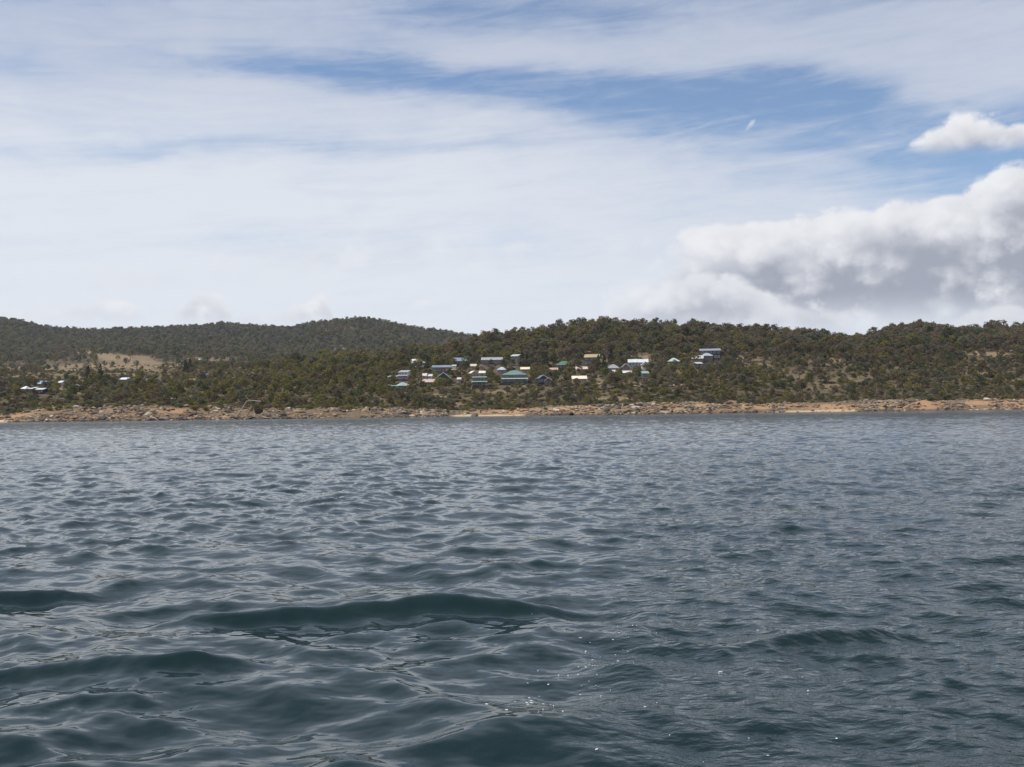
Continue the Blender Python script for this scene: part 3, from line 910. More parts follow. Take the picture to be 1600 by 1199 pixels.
house(850, 863, 591, 600, 'front', (.66, .66, .66), (.10, .10, .12), 'small white roofed annexe right beside the navy gabled house', 'the white roofed annexe', rf=.5, wins=1)
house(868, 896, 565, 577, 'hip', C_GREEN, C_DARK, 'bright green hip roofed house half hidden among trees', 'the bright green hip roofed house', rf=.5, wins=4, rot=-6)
house(913, 937, 554, 571, 'skillion', (.40, .31, .15), (.10, .085, .07), 'tall dark house with a mustard roof beside the green conifer', 'the mustard roofed house', rf=.32, storeys=2, wins=3, rot=-10)
house(899, 918, 574, 582, 'gable', (.62, .47, .38), C_TAN, 'house with pale pink roof just below the mustard roofed house', 'the pale pink roofed house', rf=.5, wins=3)
house(893, 917, 588, 599, 'gable', (.78, .70, .55), C_TAN, 'house with long cream white roof lowest in the village centre', 'the long cream roofed house', rf=.42, wins=4)
house(858, 872, 576, 583, 'gable', (.50, .30, .20), (.6, .5, .4), 'small terracotta roofed cottage left below the bright green roof', 'the terracotta roofed cottage', rf=.5, wins=2)
house(948, 968, 570, 581, 'hip', (.30, .30, .31), (.13, .12, .11), 'grey pyramid roofed house right of the round green tree', 'the grey pyramid roofed house', rf=.55, wins=3)
house(957, 968, 578, 588, 'skillion', (.46, .46, .46), (.2, .19, .18), 'pale grey garage below the grey pyramid roof', 'the pale grey garage', rf=.4, wins=1, name='shed', cat='shed')
house(970, 984, 569, 580, 'front', (.33, .33, .33), (.25, .16, .12), 'grey gable fronted brick house left below the long silver roof', 'the grey gabled brick house', rf=.5, wins=2)
house(981, 1013, 562, 574, 'gable', (.58, .62, .60), (.33, .33, .33), 'long silver metal roofed house with a white gable at the right of the village', 'the long silver roofed house', rf=.42, wins=5, rot=-5)
house(1001, 1014, 566, 576, 'front', (.80, .80, .80), C_WHITE, 'white gabled porch building in front of the silver roofed house', 'the white gabled porch', rf=.5, wins=1)
house(972, 987, 580, 588, 'gable', (.64, .62, .58), C_GREY, 'low pale roofed shed below the grey gabled brick house', 'the low pale roofed shed', rf=.45, wins=2, name='shed', cat='shed')
house(1002, 1014, 580, 590, 'skillion', (.24, .31, .28), (.12, .16, .14), 'grey green shed standing below the silver roofed house', 'the grey green shed', wins=2, name='shed', cat='shed')
house(1043, 1062, 560, 571, 'hip', (.40, .47, .39), (.2, .24, .18), 'pale green roofed house deep among bushes left of the big dark house', 'the bush hidden green house', rf=.5, wins=3)
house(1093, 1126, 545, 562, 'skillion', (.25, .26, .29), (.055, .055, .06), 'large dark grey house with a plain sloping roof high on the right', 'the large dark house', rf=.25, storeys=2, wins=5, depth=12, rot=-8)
house(1095, 1113, 552, 564, 'hip', (.38, .41, .46), (.12, .12, .13), 'blue grey hip roofed wing house just below the large dark house', 'the blue grey hip house', rf=.4, wins=3)
house(1081, 1100, 556, 566, 'gable', (.50, .49, .45), (.22, .2, .18), 'pale grey roofed house left below the large dark house', 'the pale grey roofed house', rf=.5, wins=3, rot=-15)
house(1086, 1097, 566, 576, 'skillion', (.5, .5, .47), C_DARK, 'small dark shed with a pale roof lowest on the right', 'the dark shed with pale roof', rf=.3, wins=1, name='shed', cat='shed')
# scattered farm buildings on the left
house(10, 18, 597, 602, 'gable', C_WHITE, C_WHITE, 'white roofed cabin at the far left edge of the flat', 'the far left white cabin', rf=.5, wins=1)
house(57, 74, 596, 605, 'gable', (.30, .40, .58), (.13, .15, .2), 'blue roofed house on the left flat', 'the blue roofed house', rf=.5, wins=3)
house(36, 46, 606, 613, 'hip', (.70, .70, .68), (.2, .2, .18), 'small white hip roofed house below the blue roofed house', 'the small white hip roofed house', rf=.6, wins=2)
house(49, 56, 606, 613, 'skillion', (.70, .74, .70), (.2, .32, .24), 'white and green shed between white hip roof and black farm shed', 'the white and green shed', wins=1, name='shed', cat='shed')
house(59, 73, 607, 615, 'gable', (.62, .64, .68), (.03, .03, .04), 'black walled farm shed with a pale roof by the dirt track', 'the black walled farm shed', rf=.28, wins=2, name='shed', cat='shed')
house(94, 101, 598, 603, 'gable', C_WHITE, C_CREAM, 'tiny white roofed hut on the open flat', 'the tiny white hut', rf=.5, wins=1, name='shed', cat='shed')
house(121, 129, 601, 612, 'front', (.03, .045, .04), (.02, .03, .028), 'tall black green shed above a patch of red dirt', 'the tall black green shed', rf=.25, wins=1, name='shed', cat='shed')
house(142, 152, 604, 612, 'gable', (.09, .09, .14), C_NAVY, 'dark navy shed alone among olive bushes', 'the dark navy shed', rf=.4, wins=1, name='shed', cat='shed')
house(190, 204, 592, 598, 'gable', (.66, .70, .76), (.3, .33, .38), 'low bluish white farmhouse below the open field', 'the bluish white farmhouse', rf=.5, wins=3)
house(311, 322, 559, 564, 'gable', C_WHITE, C_WHITE, 'white roofed farmhouse at the edge of the far forest', 'the far white farmhouse', rf=.5, wins=2)
house(313, 328, 584, 591, 'gable', (.06, .07, .11), (.07, .07, .08), 'dark roofed farmhouse in the left scrub', 'the dark roofed farmhouse', rf=.5, wins=3)
house(297, 309, 594, 600, 'gable', (.46, .35, .25), (.36, .28, .2), 'low tan roofed hut below the dark roofed farmhouse', 'the low tan hut', rf=.5, wins=1, name='shed', cat='shed')
house(220, 232, 593, 600, 'gable', (.18, .19, .17), (.3, .24, .17), 'grey roofed hut on a tan clearing right of the bluish white farmhouse', 'the grey roofed hut', rf=.5, wins=1, name='shed', cat='shed')

# ------------------------------------------------------------------ plants: one mould of each shape
def leaf_quads(mb_v, mb_f, centre, rad, n, size, r):
    d = r.normal(size=(n, 3))
    d /= np.linalg.norm(d, axis=1)[:, None]
    d *= (0.45 + 0.6 * r.random((n, 1)) ** 0.6)
    p = centre + d * rad
    for i in range(n):
        nrm = d[i] * 0.7 + r.normal(size=3) * 0.5 + np.array([0, 0, 0.55])
        nrm /= np.linalg.norm(nrm)
        a = np.cross(nrm, r.normal(size=3)); a /= np.linalg.norm(a)
        b = np.cross(nrm, a)
        s = size * r.uniform(0.6, 1.35)
        s2 = s * r.uniform(0.5, 0.9)
        k = len(mb_v)
        bend = nrm * s * 0.25
        mb_v.extend([p[i] - a * s - bend, p[i] + b * s2, p[i] + a * s - bend, p[i] - b * s2])
        mb_f.append((k, k + 1, k + 2, k + 3))


def tree_mould(seed, h, spread, clumps, leaves, size, low, open_=1.0):
    """Unit-scale tree: returns trunk mesh and (vertices, faces) of its crown. h metres tall."""
    r = np.random.default_rng(seed)
    mb = MB()
    lean = r.normal(size=2) * 0.05 * h
    fork = h * low
    top = Vector((lean[0], lean[1], h * 0.8))
    mb.tube([(0, 0, -0.8), (lean[0] * .3, lean[1] * .3, fork), (lean[0] * .6, lean[1] * .6, h * .55), top], [h * .030, h * .022, h * .014, h * .005], 6)
    v, f = [], []
    for i in range(clumps):
        a = 2.4 * i + r.uniform(-.5, .5)
        t = (i + 0.5) / clumps
        rad = spread * (0.35 + 0.65 * math.sin(math.pi * min(1, 0.25 + 0.7 * t))) * r.uniform(.5, 1.05) * (0.25 if i == clumps - 1 else 1)
        c = np.array([math.cos(a) * rad * .75 + lean[0] * t, math.sin(a) * rad * .75 + lean[1] * t, h * (low + 0.10 + (0.86 - low) * t) * r.uniform(.94, 1.04)])
        z0 = h * (low * .8 + (0.5 - low * .4) * t)
        mb.tube([(lean[0] * .4, lean[1] * .4, z0), tuple(np.array([lean[0] * .4, lean[1] * .4, z0]) * .45 + c * .55), tuple(c)], [h * .012, h * .008, h * .003], 5)
        rr_ = spread * r.uniform(.34, .52) * open_
        leaf_quads(v, f, c, np.array([rr_, rr_, rr_ * .66]), leaves, size, r)
    return mb, (v, f)


def bush_mould(seed, w, h, clumps, leaves, size):
    r = np.random.default_rng(seed)
    v, f = [], []
    mb = MB()
    for i in range(clumps):
        a = 2.4 * i
        rad = w * .32 * math.sqrt(i / clumps)
        c = np.array([math.cos(a) * rad * 1.2, math.sin(a) * rad * 1.2, h * r.uniform(.38, .72) * (1 - .35 * (i / clumps))])
        mb.tube([(0, 0, -.4), tuple(c * .6), tuple(c)], [.07, .04, .02], 5)
        leaf_quads(v, f, c, np.array([w * .26, w * .26, h * .34]), leaves, size, r)
    return mb, (v, f)


TREE_SHAPES = [tree_mould(101, 8.0, 3.1, 9, 38, .42, .30), tree_mould(102, 9.0, 2.8, 10, 36, .42, .38), tree_mould(103, 6.5, 3.2, 9, 40, .40, .22), tree_mould(104, 10.0, 3.6, 11, 36, .45, .42, .85),
               tree_mould(105, 7.0, 2.6, 8, 42, .40, .25), tree_mould(106, 8.5, 3.4, 8, 34, .42, .40, .8), tree_mould(107, 6.0, 3.0, 10, 36, .38, .15)]
TREE_H = [8.0, 9.0, 6.5, 10.0, 7.0, 8.5, 6.0]
FAR_SHAPES = [tree_mould(121, 9.0, 3.8, 7, 17, .75, .3), tree_mould(122, 11.0, 3.6, 7, 17, .75, .4), tree_mould(123, 8.0, 4.0, 7, 18, .75, .25)]
BUSH_SHAPES = [bush_mould(141, 4.2, 3.0, 8, 34, .34), bush_mould(142, 5.2, 2.8, 9, 34, .36), bush_mould(143, 3.4, 3.2, 7, 34, .32), bush_mould(144, 4.6, 2.2, 8, 32, .34)]
BUSH_H = [3.0, 2.8, 3.2, 2.2]

TRUNKS = [mesh_from('trunk', mb.v, mb.f, [BARK]) for mb, _ in TREE_SHAPES]
CROWNS = [[mesh_from('crown', v, f, [LEAF[k]]) for k in range(6)] for _, (v, f) in TREE_SHAPES]


def joined(name, shape, tone):
    mb, (v, f) = shape
    n = len(mb.v)
    return mesh_from(name, list(mb.v) + v, list(mb.f) + [tuple(n + i for i in q) for q in f], [BARK, LEAF[tone]], [0] * len(mb.f) + [1] * len(f))


BUSHES = [[joined('bush', s, k) for k in range(6)] for s in BUSH_SHAPES]


def mould_collection(name, meshes):
    c_ = bpy.data.collections.new(name)          # never linked to the scene: only a source of shapes
    for i, me in enumerate(meshes):
        c_.objects.link(bpy.data.objects.new('%s_%03d' % (name, i), me))
    return c_


def scatter(name, coll, pts, idx, rotz, scl, label, group=None):
    """One object of countless instances."""
    me = bpy.data.meshes.new(name)
    me.vertices.add(len(pts))
    me.vertices.foreach_set('co', np.asarray(pts, np.float32).reshape(-1))
    a = me.attributes.new('which', 'INT', 'POINT'); a.data.foreach_set('value', np.asarray(idx, np.int32))
    a = me.attributes.new('turn', 'FLOAT_VECTOR', 'POINT'); a.data.foreach_set('vector', np.asarray(rotz, np.float32).reshape(-1))
    a = me.attributes.new('grow', 'FLOAT_VECTOR', 'POINT'); a.data.foreach_set('vector', np.asarray(scl, np.float32).reshape(-1))
    o = link(name, me)
    ng = bpy.data.node_groups.new(name + '_scatter', 'GeometryNodeTree')
    ng.interface.new_socket('Geometry', in_out='INPUT', socket_type='NodeSocketGeometry')
    ng.interface.new_socket('Geometry', in_out='OUTPUT', socket_type='NodeSocketGeometry')
    N = ng.nodes
    gi, go = N.new('NodeGroupInput'), N.new('NodeGroupOutput')
    ci = N.new('GeometryNodeCollectionInfo')
    ci.inputs['Collection'].default_value = coll
    ci.inputs['Separate Children'].default_value = True
    ci.inputs['Reset Children'].default_value = True
    ip = N.new('GeometryNodeInstanceOnPoints')
    ip.inputs['Pick Instance'].default_value = True
    L = ng.links.new
    L(gi.outputs[0], ip.inputs['Points'])
    L(ci.outputs[0], ip.inputs['Instance'])
    for an, ty, sock in (('which', 'INT', 'Instance Index'), ('turn', 'FLOAT_VECTOR', 'Rotation'), ('grow', 'FLOAT_VECTOR', 'Scale')):
        q = N.new('GeometryNodeInputNamedAttribute')
        q.data_type = ty
        q.inputs['Name'].default_value = an
        L([s_ for s_ in q.outputs if s_.enabled and s_.name == 'Attribute'][0], ip.inputs[sock])
    L(ip.outputs[0], go.inputs[0])
    md = o.modifiers.new('scatter', 'NODES')
    md.node_group = ng
    tag(o, label, kind='stuff')
    return o


# ------------------------------------------------------------------ where plants grow
def candidates(y0, y1, step, seed):
    r = np.random.default_rng(seed)
    ys = np.arange(y0, y1, step)
    P = []
    for y in ys:
        xs = np.arange(-0.56 * y, 0.56 * y, step)
        P.append(np.stack([xs, np.full(len(xs), y)], 1))
    P = np.concatenate(P)
    return P + r.uniform(-.5, .5, P.shape) * step


def visible(P, height, margin=1.5):
    z = ground(P[:, 0], P[:, 1])
    px, py = to_px(P[:, 0], P[:, 1], z + height)
    fa = np.clip(((P[:, 0] / P[:, 1]) - A_LO) / (A_HI - A_LO) * (NA - 1), 0, NA - 1).astype(int)
    s = P[:, 1] - shore[fa]
    k = np.clip(np.searchsorted(svals, s) - 2, 0, NS - 1)
    return (py < RUNMIN[k, fa] + margin) & (px > -110) & (px < 1710), z


def near_house(P, dx, front, back):
    bad = np.zeros(len(P), bool)
    for h in HOUSES:
        hw = h[7] / 2 + dx + (0.9 if h[7] < 8 else 0)
        bad |= (np.abs(P[:, 0] - h[4] - (P[:, 1] - h[5]) * h[4] / h[5]) < hw) & (P[:, 1] > h[5] - front) & (P[:, 1] < h[5] + back)
    return bad


def tones(px, py, r, far=False):
    """Tone index for plants by where they stand."""
    n = len(px)
    olive = np.exp(-((px - 480) / 230) ** 2 - ((py - 605) / 30) ** 2) + 0.5 * np.exp(-((px - 1120) / 160) ** 2 - ((py - 600) / 22) ** 2) + .35 * np.exp(-((px - 1500) / 150) ** 2 - ((py - 608) / 12) ** 2)
    brown = sstep(585, 545, py) * sstep(640, 900, px) + 0.35 * sstep(1150, 1350, px)
    brown = brown + 0.6 * sstep(440, 260, px) * sstep(606, 590, py)
    mot = 0.5 * fbm(px / 26, py / 12, 57, 3)
    W = np.stack([0.30 + 1.0 * olive - mot * .5, 0.20 + 0.1 * brown + 0 * px, 0.10 + 0.42 * brown + mot, 0.24 - mot * .3 + 0 * px, 0.03 + 0.22 * olive, 0.16 + 0.30 * brown + mot * .5], 1)
    W = np.clip(W, 0.02, None)
    W /= W.sum(1)[:, None]
    return (np.cumsum(W, 1) < r.random(n)[:, None]).sum(1).clip(0, 5)


prng = np.random.default_rng(21)
P = candidates(440, 1260, 4.6, 22)
P = P[P[:, 1] - shore_at(P[:, 0], P[:, 1]) > 16]
vis, z = visible(P, 7.0)
P, z = P[vis], z[vis]
px, py = to_px(P[:, 0], P[:, 1], z)
s = P[:, 1] - shore_at(P[:, 0], P[:, 1])
cl = clearing(px, py)
patch = fbm(P[:, 0] / 22, P[:, 1] / 22, 63, 3)
dens = 0.97 + 0.40 * patch
dens *= (1 - 0.96 * cl)
dens *= sstep(20, 30, s + 13 * fbm(P[:, 0] / 15, P[:, 1] / 30, 64, 2))
dens *= 1 - 0.30 * np.exp(-((px - 1320) / 130) ** 2 - ((py - 590) / 28) ** 2)
dens *= 1 - 0.87 * sstep(540, 300, px) * sstep(585, 680, P[:, 1])
dens *= 1 - 0.3 * np.exp(-((px - 800) / 110) ** 2 - ((py - 615) / 12) ** 2)
keep = prng.random(len(P)) < dens
cl2 = clearing(px, to_px(P[:, 0], P[:, 1], z + 4.5)[1])          # nothing tall stands right in front of the open fields
keep &= prng.random(len(P)) > 0.95 * cl2
keep &= ~near_house(P, 0.4, 7.0, 5.5)
keep &= ~(near_house(P, -0.5, 26, 0) & (prng.random(len(P)) < 0.72))
P, z, px, py, s = P[keep], z[keep], px[keep], py[keep], s[keep]
tone = tones(px, py, prng)
# low scrub near the water, taller trees uphill
tall = sstep(40, 190, s) * 0.75 + 0.12 + 0.2 * fbm(P[:, 0] / 30, P[:, 1] / 30, 66, 2)
is_tree = prng.random(len(P)) < tall
size = np.exp(prng.normal(-.15, .24, len(P))).clip(.45, 1.42)
flat_ = sstep(500, 380, px)
size *= (0.66 + 0.34 * sstep(640, 800, P[:, 1])) * (1 - 0.42 * flat_ * sstep(560, 700, P[:, 1])) * (1 + 0.02 * sstep(820, 900, P[:, 1]) * (1 - flat_))
ridge_gap = np.interp(px, xcol, dist_ridge) - P[:, 1]
shape = np.where(is_tree, prng.integers(0, 7, len(P)), prng.integers(0, 4, len(P)))
hgt_ = np.where(is_tree, np.array(TREE_H)[np.where(is_tree, shape, 0)], np.array(BUSH_H)[np.where(is_tree, 0, shape)]) * size
hgt_px = hgt_ * FPX / P[:, 1]
jcol = np.clip(((P[:, 0] / P[:, 1]) - A_LO) / (A_HI - A_LO) * (NA - 1), 0, NA - 1).astype(int)
ksv = np.clip(np.searchsorted(svals, s) - 1, 0, NS - 1)
topx, topy = to_px(P[:, 0], P[:, 1], z + hgt_)
final = RUNMIN[np.searchsorted(svals, 760), jcol]
sky_line = is_tree & (py < final + 1.2) & (px > 735)
size = np.where(sky_line, size * prng.uniform(.75, 1.2, len(P)), size)
hgt_ = np.where(sky_line, np.array(TREE_H)[shape % 7] * size, hgt_)
hgt_px = hgt_ * FPX / P[:, 1]      # stands on the skyline of the near hill
inside = (px > 6) & (px < 1594)


def rank(mask, n, boost):
    sc_ = np.where(mask & inside, hgt_px * (1 + 0.25 * (size > .95)) + boost, -1)
    o_ = np.argsort(-sc_)[:n]
    return o_[sc_[o_] > 0]


top_trees = rank(is_tree, 300, 30.0 * (sky_line & (hgt_ > 7.6)))
top_bushes = rank(~is_tree, 300, 0)


# ------------------------------------------------------------------ labels by look and neighbour
ORD = ['', 'second', 'third', 'fourth', 'fifth', 'sixth', 'seventh', 'eighth', 'ninth', 'tenth', 'eleventh', 'twelfth', 'thirteenth', 'fourteenth', 'fifteenth', 'sixteenth', 'seventeenth', 'eighteenth', 'nineteenth', 'twentieth']
SHORE_MARKS = [(60, 'the blue roofed house'), (147, 'the dark navy shed'), (200, 'the bluish white farmhouse'), (262, 'the grey roofed hut'), (320, 'the dark roofed farmhouse'), (397, 'the fallen dead tree'), (490, 'the bare stump'), (560, 'the bare stump'),
               (630, 'the pale green hip roofed house'), (670, 'the salmon roofed house'), (716, 'the pale grey shed'), (760, 'the dark green verandah house'), (804, 'the big green verandah house'), (850, 'the navy gabled house'),
               (905, 'the long cream roofed house'), (960, 'the grey pyramid roofed house'), (1000, 'the long silver roofed house'), (1050, 'the bush hidden green house'), (1105, 'the large dark house')]


def nearest_house(x, y):
    return min(HOUSES, key=lambda h: ((h[0] + h[1]) / 2 - x) ** 2 + 2.2 * ((h[2] + h[3]) / 2 - y) ** 2)


def place_phrase(x, y):
    h = nearest_house(x, y)
    hx, hy = (h[0] + h[1]) / 2, (h[2] + h[3]) / 2
    dx, dy = x - hx, y - hy
    if x > 1200:
        b = 'on the low right shore' if y > 612 else 'on the right slope' if y > 560 else 'high on the right hill'
        e = 'below the dip between hills' if 1290 < x < 1400 else 'near the right end' if x > 1500 else 'below the right knoll' if x >= 1400 else 'beyond the large dark house'
        return b + ' ' + e
    if abs(dx) < 22:
        return ('well below ' if dy > 24 else 'below ' if dy > 0 else 'well above ' if dy < -30 else 'above ') + h[8]
    side_ = 'right of ' if dx > 0 else 'left of '
    v_ = 'below and ' if dy > 14 else 'above and ' if dy < -14 else ''
    far_ = 'far ' if abs(dx) > 60 else ''
    return v_ + far_ + side_ + h[8]


def shore_phrase(x):
    if x > 1135:
        for lim, ph in ((1215, 'left of the second sandy beach'), (1350, 'behind the second sandy beach'), (1420, 'right of the second sandy beach'), (1485, 'by the bare orange bank'), (1545, 'right of the bare orange bank'), (1700, 'at the right end of the shore')):
            if x < lim:
                return ph
    if 700 < x < 825:
        return 'behind the first sandy beach'
    if x < 30:
        return 'at the left end of the shore'
    m_, n_ = min(SHORE_MARKS, key=lambda q: abs(q[0] - x))
    dx = x - m_
    return ('straight below ' if abs(dx) < 14 else 'down right of ' if dx > 0 else 'down left of ') + n_


def give_labels(rows):
    """rows: (object, x, base text, where text, category, group). Those that share base and place are told apart by their order."""
    cells = {}
    for r_ in rows:
        cells.setdefault((r_[2], r_[3]), []).append(r_)
    for (b_, wh_), L in cells.items():
        L.sort(key=lambda q: q[1])
        for i, (o, x, _, _, cat, grp) in enumerate(L):
            if len(L) == 1:
                t_ = '%s %s' % (b_, wh_)
            elif i == 0:
                t_ = 'leftmost %s %s' % (b_, wh_)
            elif i == len(L) - 1:
                t_ = 'rightmost %s %s' % (b_, wh_)
            else:
                t_ = '%s %s from left %s' % ((ORD[i] if i < 20 else 'twentyfirst' if i == 20 else 'twentysecond'), b_, wh_)
            while len(t_.split()) > 16 and ' far ' in t_: t_ = t_.replace(' far ', ' ', 1)
            t_ = t_.replace('mid sized', 'medium')
            if len(t_.split()) > 16: t_ = t_.replace(' and ', ' ')
            if len(t_.split()) > 16: t_ = t_.replace(' from left', '')
            if len(t_.split()) > 16: print('LONG', t_)
            tag(o, t_, cat, grp)


rows = []
for i in top_trees:
    sz = 'tall' if hgt_[i] > 8.8 else 'small' if hgt_[i] < 5.2 else 'mid sized'
    root = link('gum_tree', None, loc=(P[i, 0], P[i, 1], z[i]), rot=(0, 0, prng.uniform(0, 6.28)), scale=(size[i] * prng.uniform(.9, 1.15), size[i] * prng.uniform(.9, 1.15), size[i]))
    link('trunk', TRUNKS[shape[i]], root)
    link('crown', CROWNS[shape[i]][tone[i]], root)
    if sky_line[i] and hgt_[i] > 7.6:
        h = min(HOUSES, key=lambda q: abs((q[0] + q[1]) / 2 - px[i]))
        wh_ = 'on the skyline above ' + h[8] if px[i] < 1150 else 'on the skyline above the right slope' if px[i] < 1340 else 'on the skyline left flank of the right knoll' if px[i] < 1400 else 'on the very top of the right knoll' if px[i] < 1455 else 'on the skyline right flank of the right knoll' if px[i] < 1505 else 'on the skyline at the right end'
    else:
        wh_ = place_phrase(px[i], py[i])
    rows.append((root, px[i], '%s %s tree' % (sz, TONES[tone[i]]), wh_, 'tree', 'gum trees on the near hillside'))
give_labels(rows)
rows = []
for i in top_bushes:
    sz = 'big' if hgt_[i] > 2.8 else 'low'
    sx = size[i] * prng.uniform(.9, 1.3)
    o = link('bush', BUSHES[shape[i]][tone[i]], loc=(P[i, 0], P[i, 1], z[i]), rot=(0, 0, prng.uniform(0, 6.28)), scale=(sx, sx, size[i]))
    wh_ = shore_phrase(px[i]) if s[i] < 75 else place_phrase(px[i], py[i])
    rows.append((o, px[i], '%s %s bush' % (sz, TONES[tone[i]]), wh_, 'bush', 'bushes along the shore slope'))
give_labels(rows)

used = np.zeros(len(P), bool)
used[top_trees] = True
used[top_bushes] = True
TREE_COLL = mould_collection('tree_mould', [joined('tree', sh, k) for sh in TREE_SHAPES for k in range(6)])
BUSH_COLL = mould_collection('bush_mould', [BUSHES[a_][k] for a_ in range(4) for k in range(6)])


def scatter_plants(name, mask, coll, label, spread=1.0):
    n = mask.sum()
    sx = size[mask] * prng.uniform(.9, 1.25, n) * spread
    scatter(name, coll, np.stack([P[mask, 0], P[mask, 1], z[mask] - 0.15], 1), shape[mask] * 6 + tone[mask], np.stack([0 * sx, 0 * sx, prng.uniform(0, 6.28, n)], 1), np.stack([sx, sx, size[mask]], 1), label)


scatter_plants('woodland', is_tree & ~used, TREE_COLL, 'brown and olive gum woodland covering the near hillside')
scatter_plants('scrub', ~is_tree & ~used, BUSH_COLL, 'olive scrub between the trees on the near hillside')
# low ground scrub that fills the gaps
Q = candidates(462, 1150, 5.2, 29)
Q = Q[Q[:, 1] - shore_at(Q[:, 0], Q[:, 1]) > 9]
vq, zq = visible(Q, 1.5)
Q, zq = Q[vq], zq[vq]
qx, qy = to_px(Q[:, 0], Q[:, 1], zq)
sq_ = Q[:, 1] - shore_at(Q[:, 0], Q[:, 1])
kq = (prng.random(len(Q)) < (0.10 + 0.52 * sstep(22, 34, sq_)) * (1 - .8 * clearing(qx, qy))) & ~near_house(Q, 0.6, 6, 6)
Q, zq, qx, qy = Q[kq], zq[kq], qx[kq], qy[kq]
tq = tones(qx, qy, prng)
sq = prng.uniform(.28, .55, len(Q))
scatter('low_scrub', BUSH_COLL, np.stack([Q[:, 0], Q[:, 1], zq - .1], 1), prng.integers(0, 4, len(Q)) * 6 + tq, np.stack([0 * sq, 0 * sq, prng.uniform(0, 6.28, len(Q))], 1), np.stack([sq * 1.2, sq * 1.2, sq], 1), 'low heathy scrub filling the gaps on the near hillside')

# forest on the far hills
FP = candidates(1180, 2330, 8.2, 41)
FP = FP[(FP[:, 0] / FP[:, 1] < 0.06)]
vf, zf = visible(FP, 10.0, 2.0)
FP, zf = FP[vf], zf[vf]
fx, fy = to_px(FP[:, 0], FP[:, 1], zf)
fcl = 0.93 * np.maximum(clearing(fx, fy), 0.9 * clearing(fx, to_px(FP[:, 0], FP[:, 1], zf + 6)[1]))
fd = (0.93 + 0.25 * fbm(FP[:, 0] / 60, FP[:, 1] / 60, 73, 3)) * (1 - 0.97 * fcl) * (0.30 + 0.55 * sstep(1330, 1480, FP[:, 1] + 60 * fbm(FP[:, 0] / 90, FP[:, 1] / 90, 75, 2)))
kf = (prng.random(len(FP)) < fd) & ~near_house(FP, 2, 14, 8)
FP, zf, fx, fy = FP[kf], zf[kf], fx[kf], fy[kf]
ft = np.array([1, 3, 5, 0, 2])[np.minimum((np.array([.34, .60, .80, .92, 1.0])[None, :] < (prng.random(len(FP)) + .12 * fbm(fx / 30, fy / 14, 77, 2)).clip(0, .999)[:, None]).sum(1), 4)]
FAR_COLL = mould_collection('far_mould', [joined('far_tree', sh, k) for sh in FAR_SHAPES for k in range(6)])
fs = prng.uniform(.7, 1.25, len(FP))
scatter('forest', FAR_COLL, np.stack([FP[:, 0], FP[:, 1], zf - .4], 1), prng.integers(0, 3, len(FP)) * 6 + ft, np.stack([0 * fs, 0 * fs, prng.uniform(0, 6.28, len(FP))], 1), np.stack([fs * 1.1, fs * 1.1, fs], 1), 'dark grey green forest covering the far hills on the left')
print('plants', len(P), 'trees', int(is_tree.sum()), 'sky', int((sky_line & (hgt_ > 7.6)).sum()), 'low', len(Q), 'far', len(FP))

# conifers and bright garden trees beside houses
def conifer_mould(seed, h, w):
    r = np.random.default_rng(seed)
    v, f = [], []
    mb = MB().tube([(0, 0, -.6), (0, 0, h * .5), (0, 0, h * .97)], [.18, .12, .03], 6)
    for i in range(13):
        t = i / 12
        rad = w * (1 - t) ** .8 + .15
        for a in range(max(3, int(9 * (1 - t)))):
            an = a / max(3, int(9 * (1 - t))) * 6.283 + i
            leaf_quads(v, f, np.array([math.cos(an) * rad * .6, math.sin(an) * rad * .6, h * (.08 + .9 * t)]), np.array([rad * .4 + .1, rad * .4 + .1, h * .05]), 7, .34, r)
    return mb, (v, f)


CON = conifer_mould(161, 8.0, 2.3)
CON_T, CON_C = mesh_from('trunk', CON[0].v, CON[0].f, [BARK]), mesh_from('crown', *CON[1], [foliage_mat('conifer_needles', (0.022, 0.036, 0.022))])
CON_B = mesh_from('crown', *CON[1], [foliage_mat('fresh_green_needles', (0.045, 0.085, 0.030))])
LIME = [mesh_from('crown', *TREE_SHAPES[4][1], [foliage_mat('lime_leaves', (0.13, 0.17, 0.03))]), mesh_from('crown', *TREE_SHAPES[2][1], [foliage_mat('garden_leaves', (0.055, 0.10, 0.030))])]
for x, y, k, dark, lab in ((816, 573, 1.1, 1, 'dark pointed conifer left of the pair above the pale yellow roofed house'), (824, 573, .95, 1, 'dark pointed conifer right of the pair above the pale yellow roofed house'),
                           (853, 575, 1.2, 1, 'tall dark conifer left of the bright green hip roofed house'), (867, 570, .8, 0, 'small fresh green conifer above the bright green hip roofed house'),
                           (935, 579, 1.15, 0, 'green conifer at the right end of the mustard roofed house'), (944, 577, 1.05, 1, 'dark round topped conifer left of the grey pyramid roofed house'),
                           (948, 587, .95, 0, 'bright green tree in front of the grey pyramid roofed house'), (955, 570, 1.2, 1, 'dark conifer behind the grey pyramid roofed house'), (970, 571, 1.1, 1, 'dark conifer left of the long silver roofed house'),
                           (138, 597, 1.2, 1, 'dark conifer left of the pair on the left flat above the dark navy shed'), (157, 597, 1.3, 1, 'dark conifer right of the pair on the left flat above the dark navy shed'),
                           (290, 581, 1.1, 1, 'dark conifer left of the pair left of the dark roofed farmhouse'), (297, 581, 1.15, 1, 'dark conifer right of the pair left of the dark roofed farmhouse')):
    X, Y, Z = ray_ground(x, y)
    root = link('conifer', None, loc=(X, Y, Z), rot=(0, 0, prng.uniform(0, 6)), scale=(k, k, k))
    link('trunk', CON_T, root)
    link('crown', CON_C if dark else CON_B, root)
    tag(root, lab, 'tree', 'conifers among the houses')
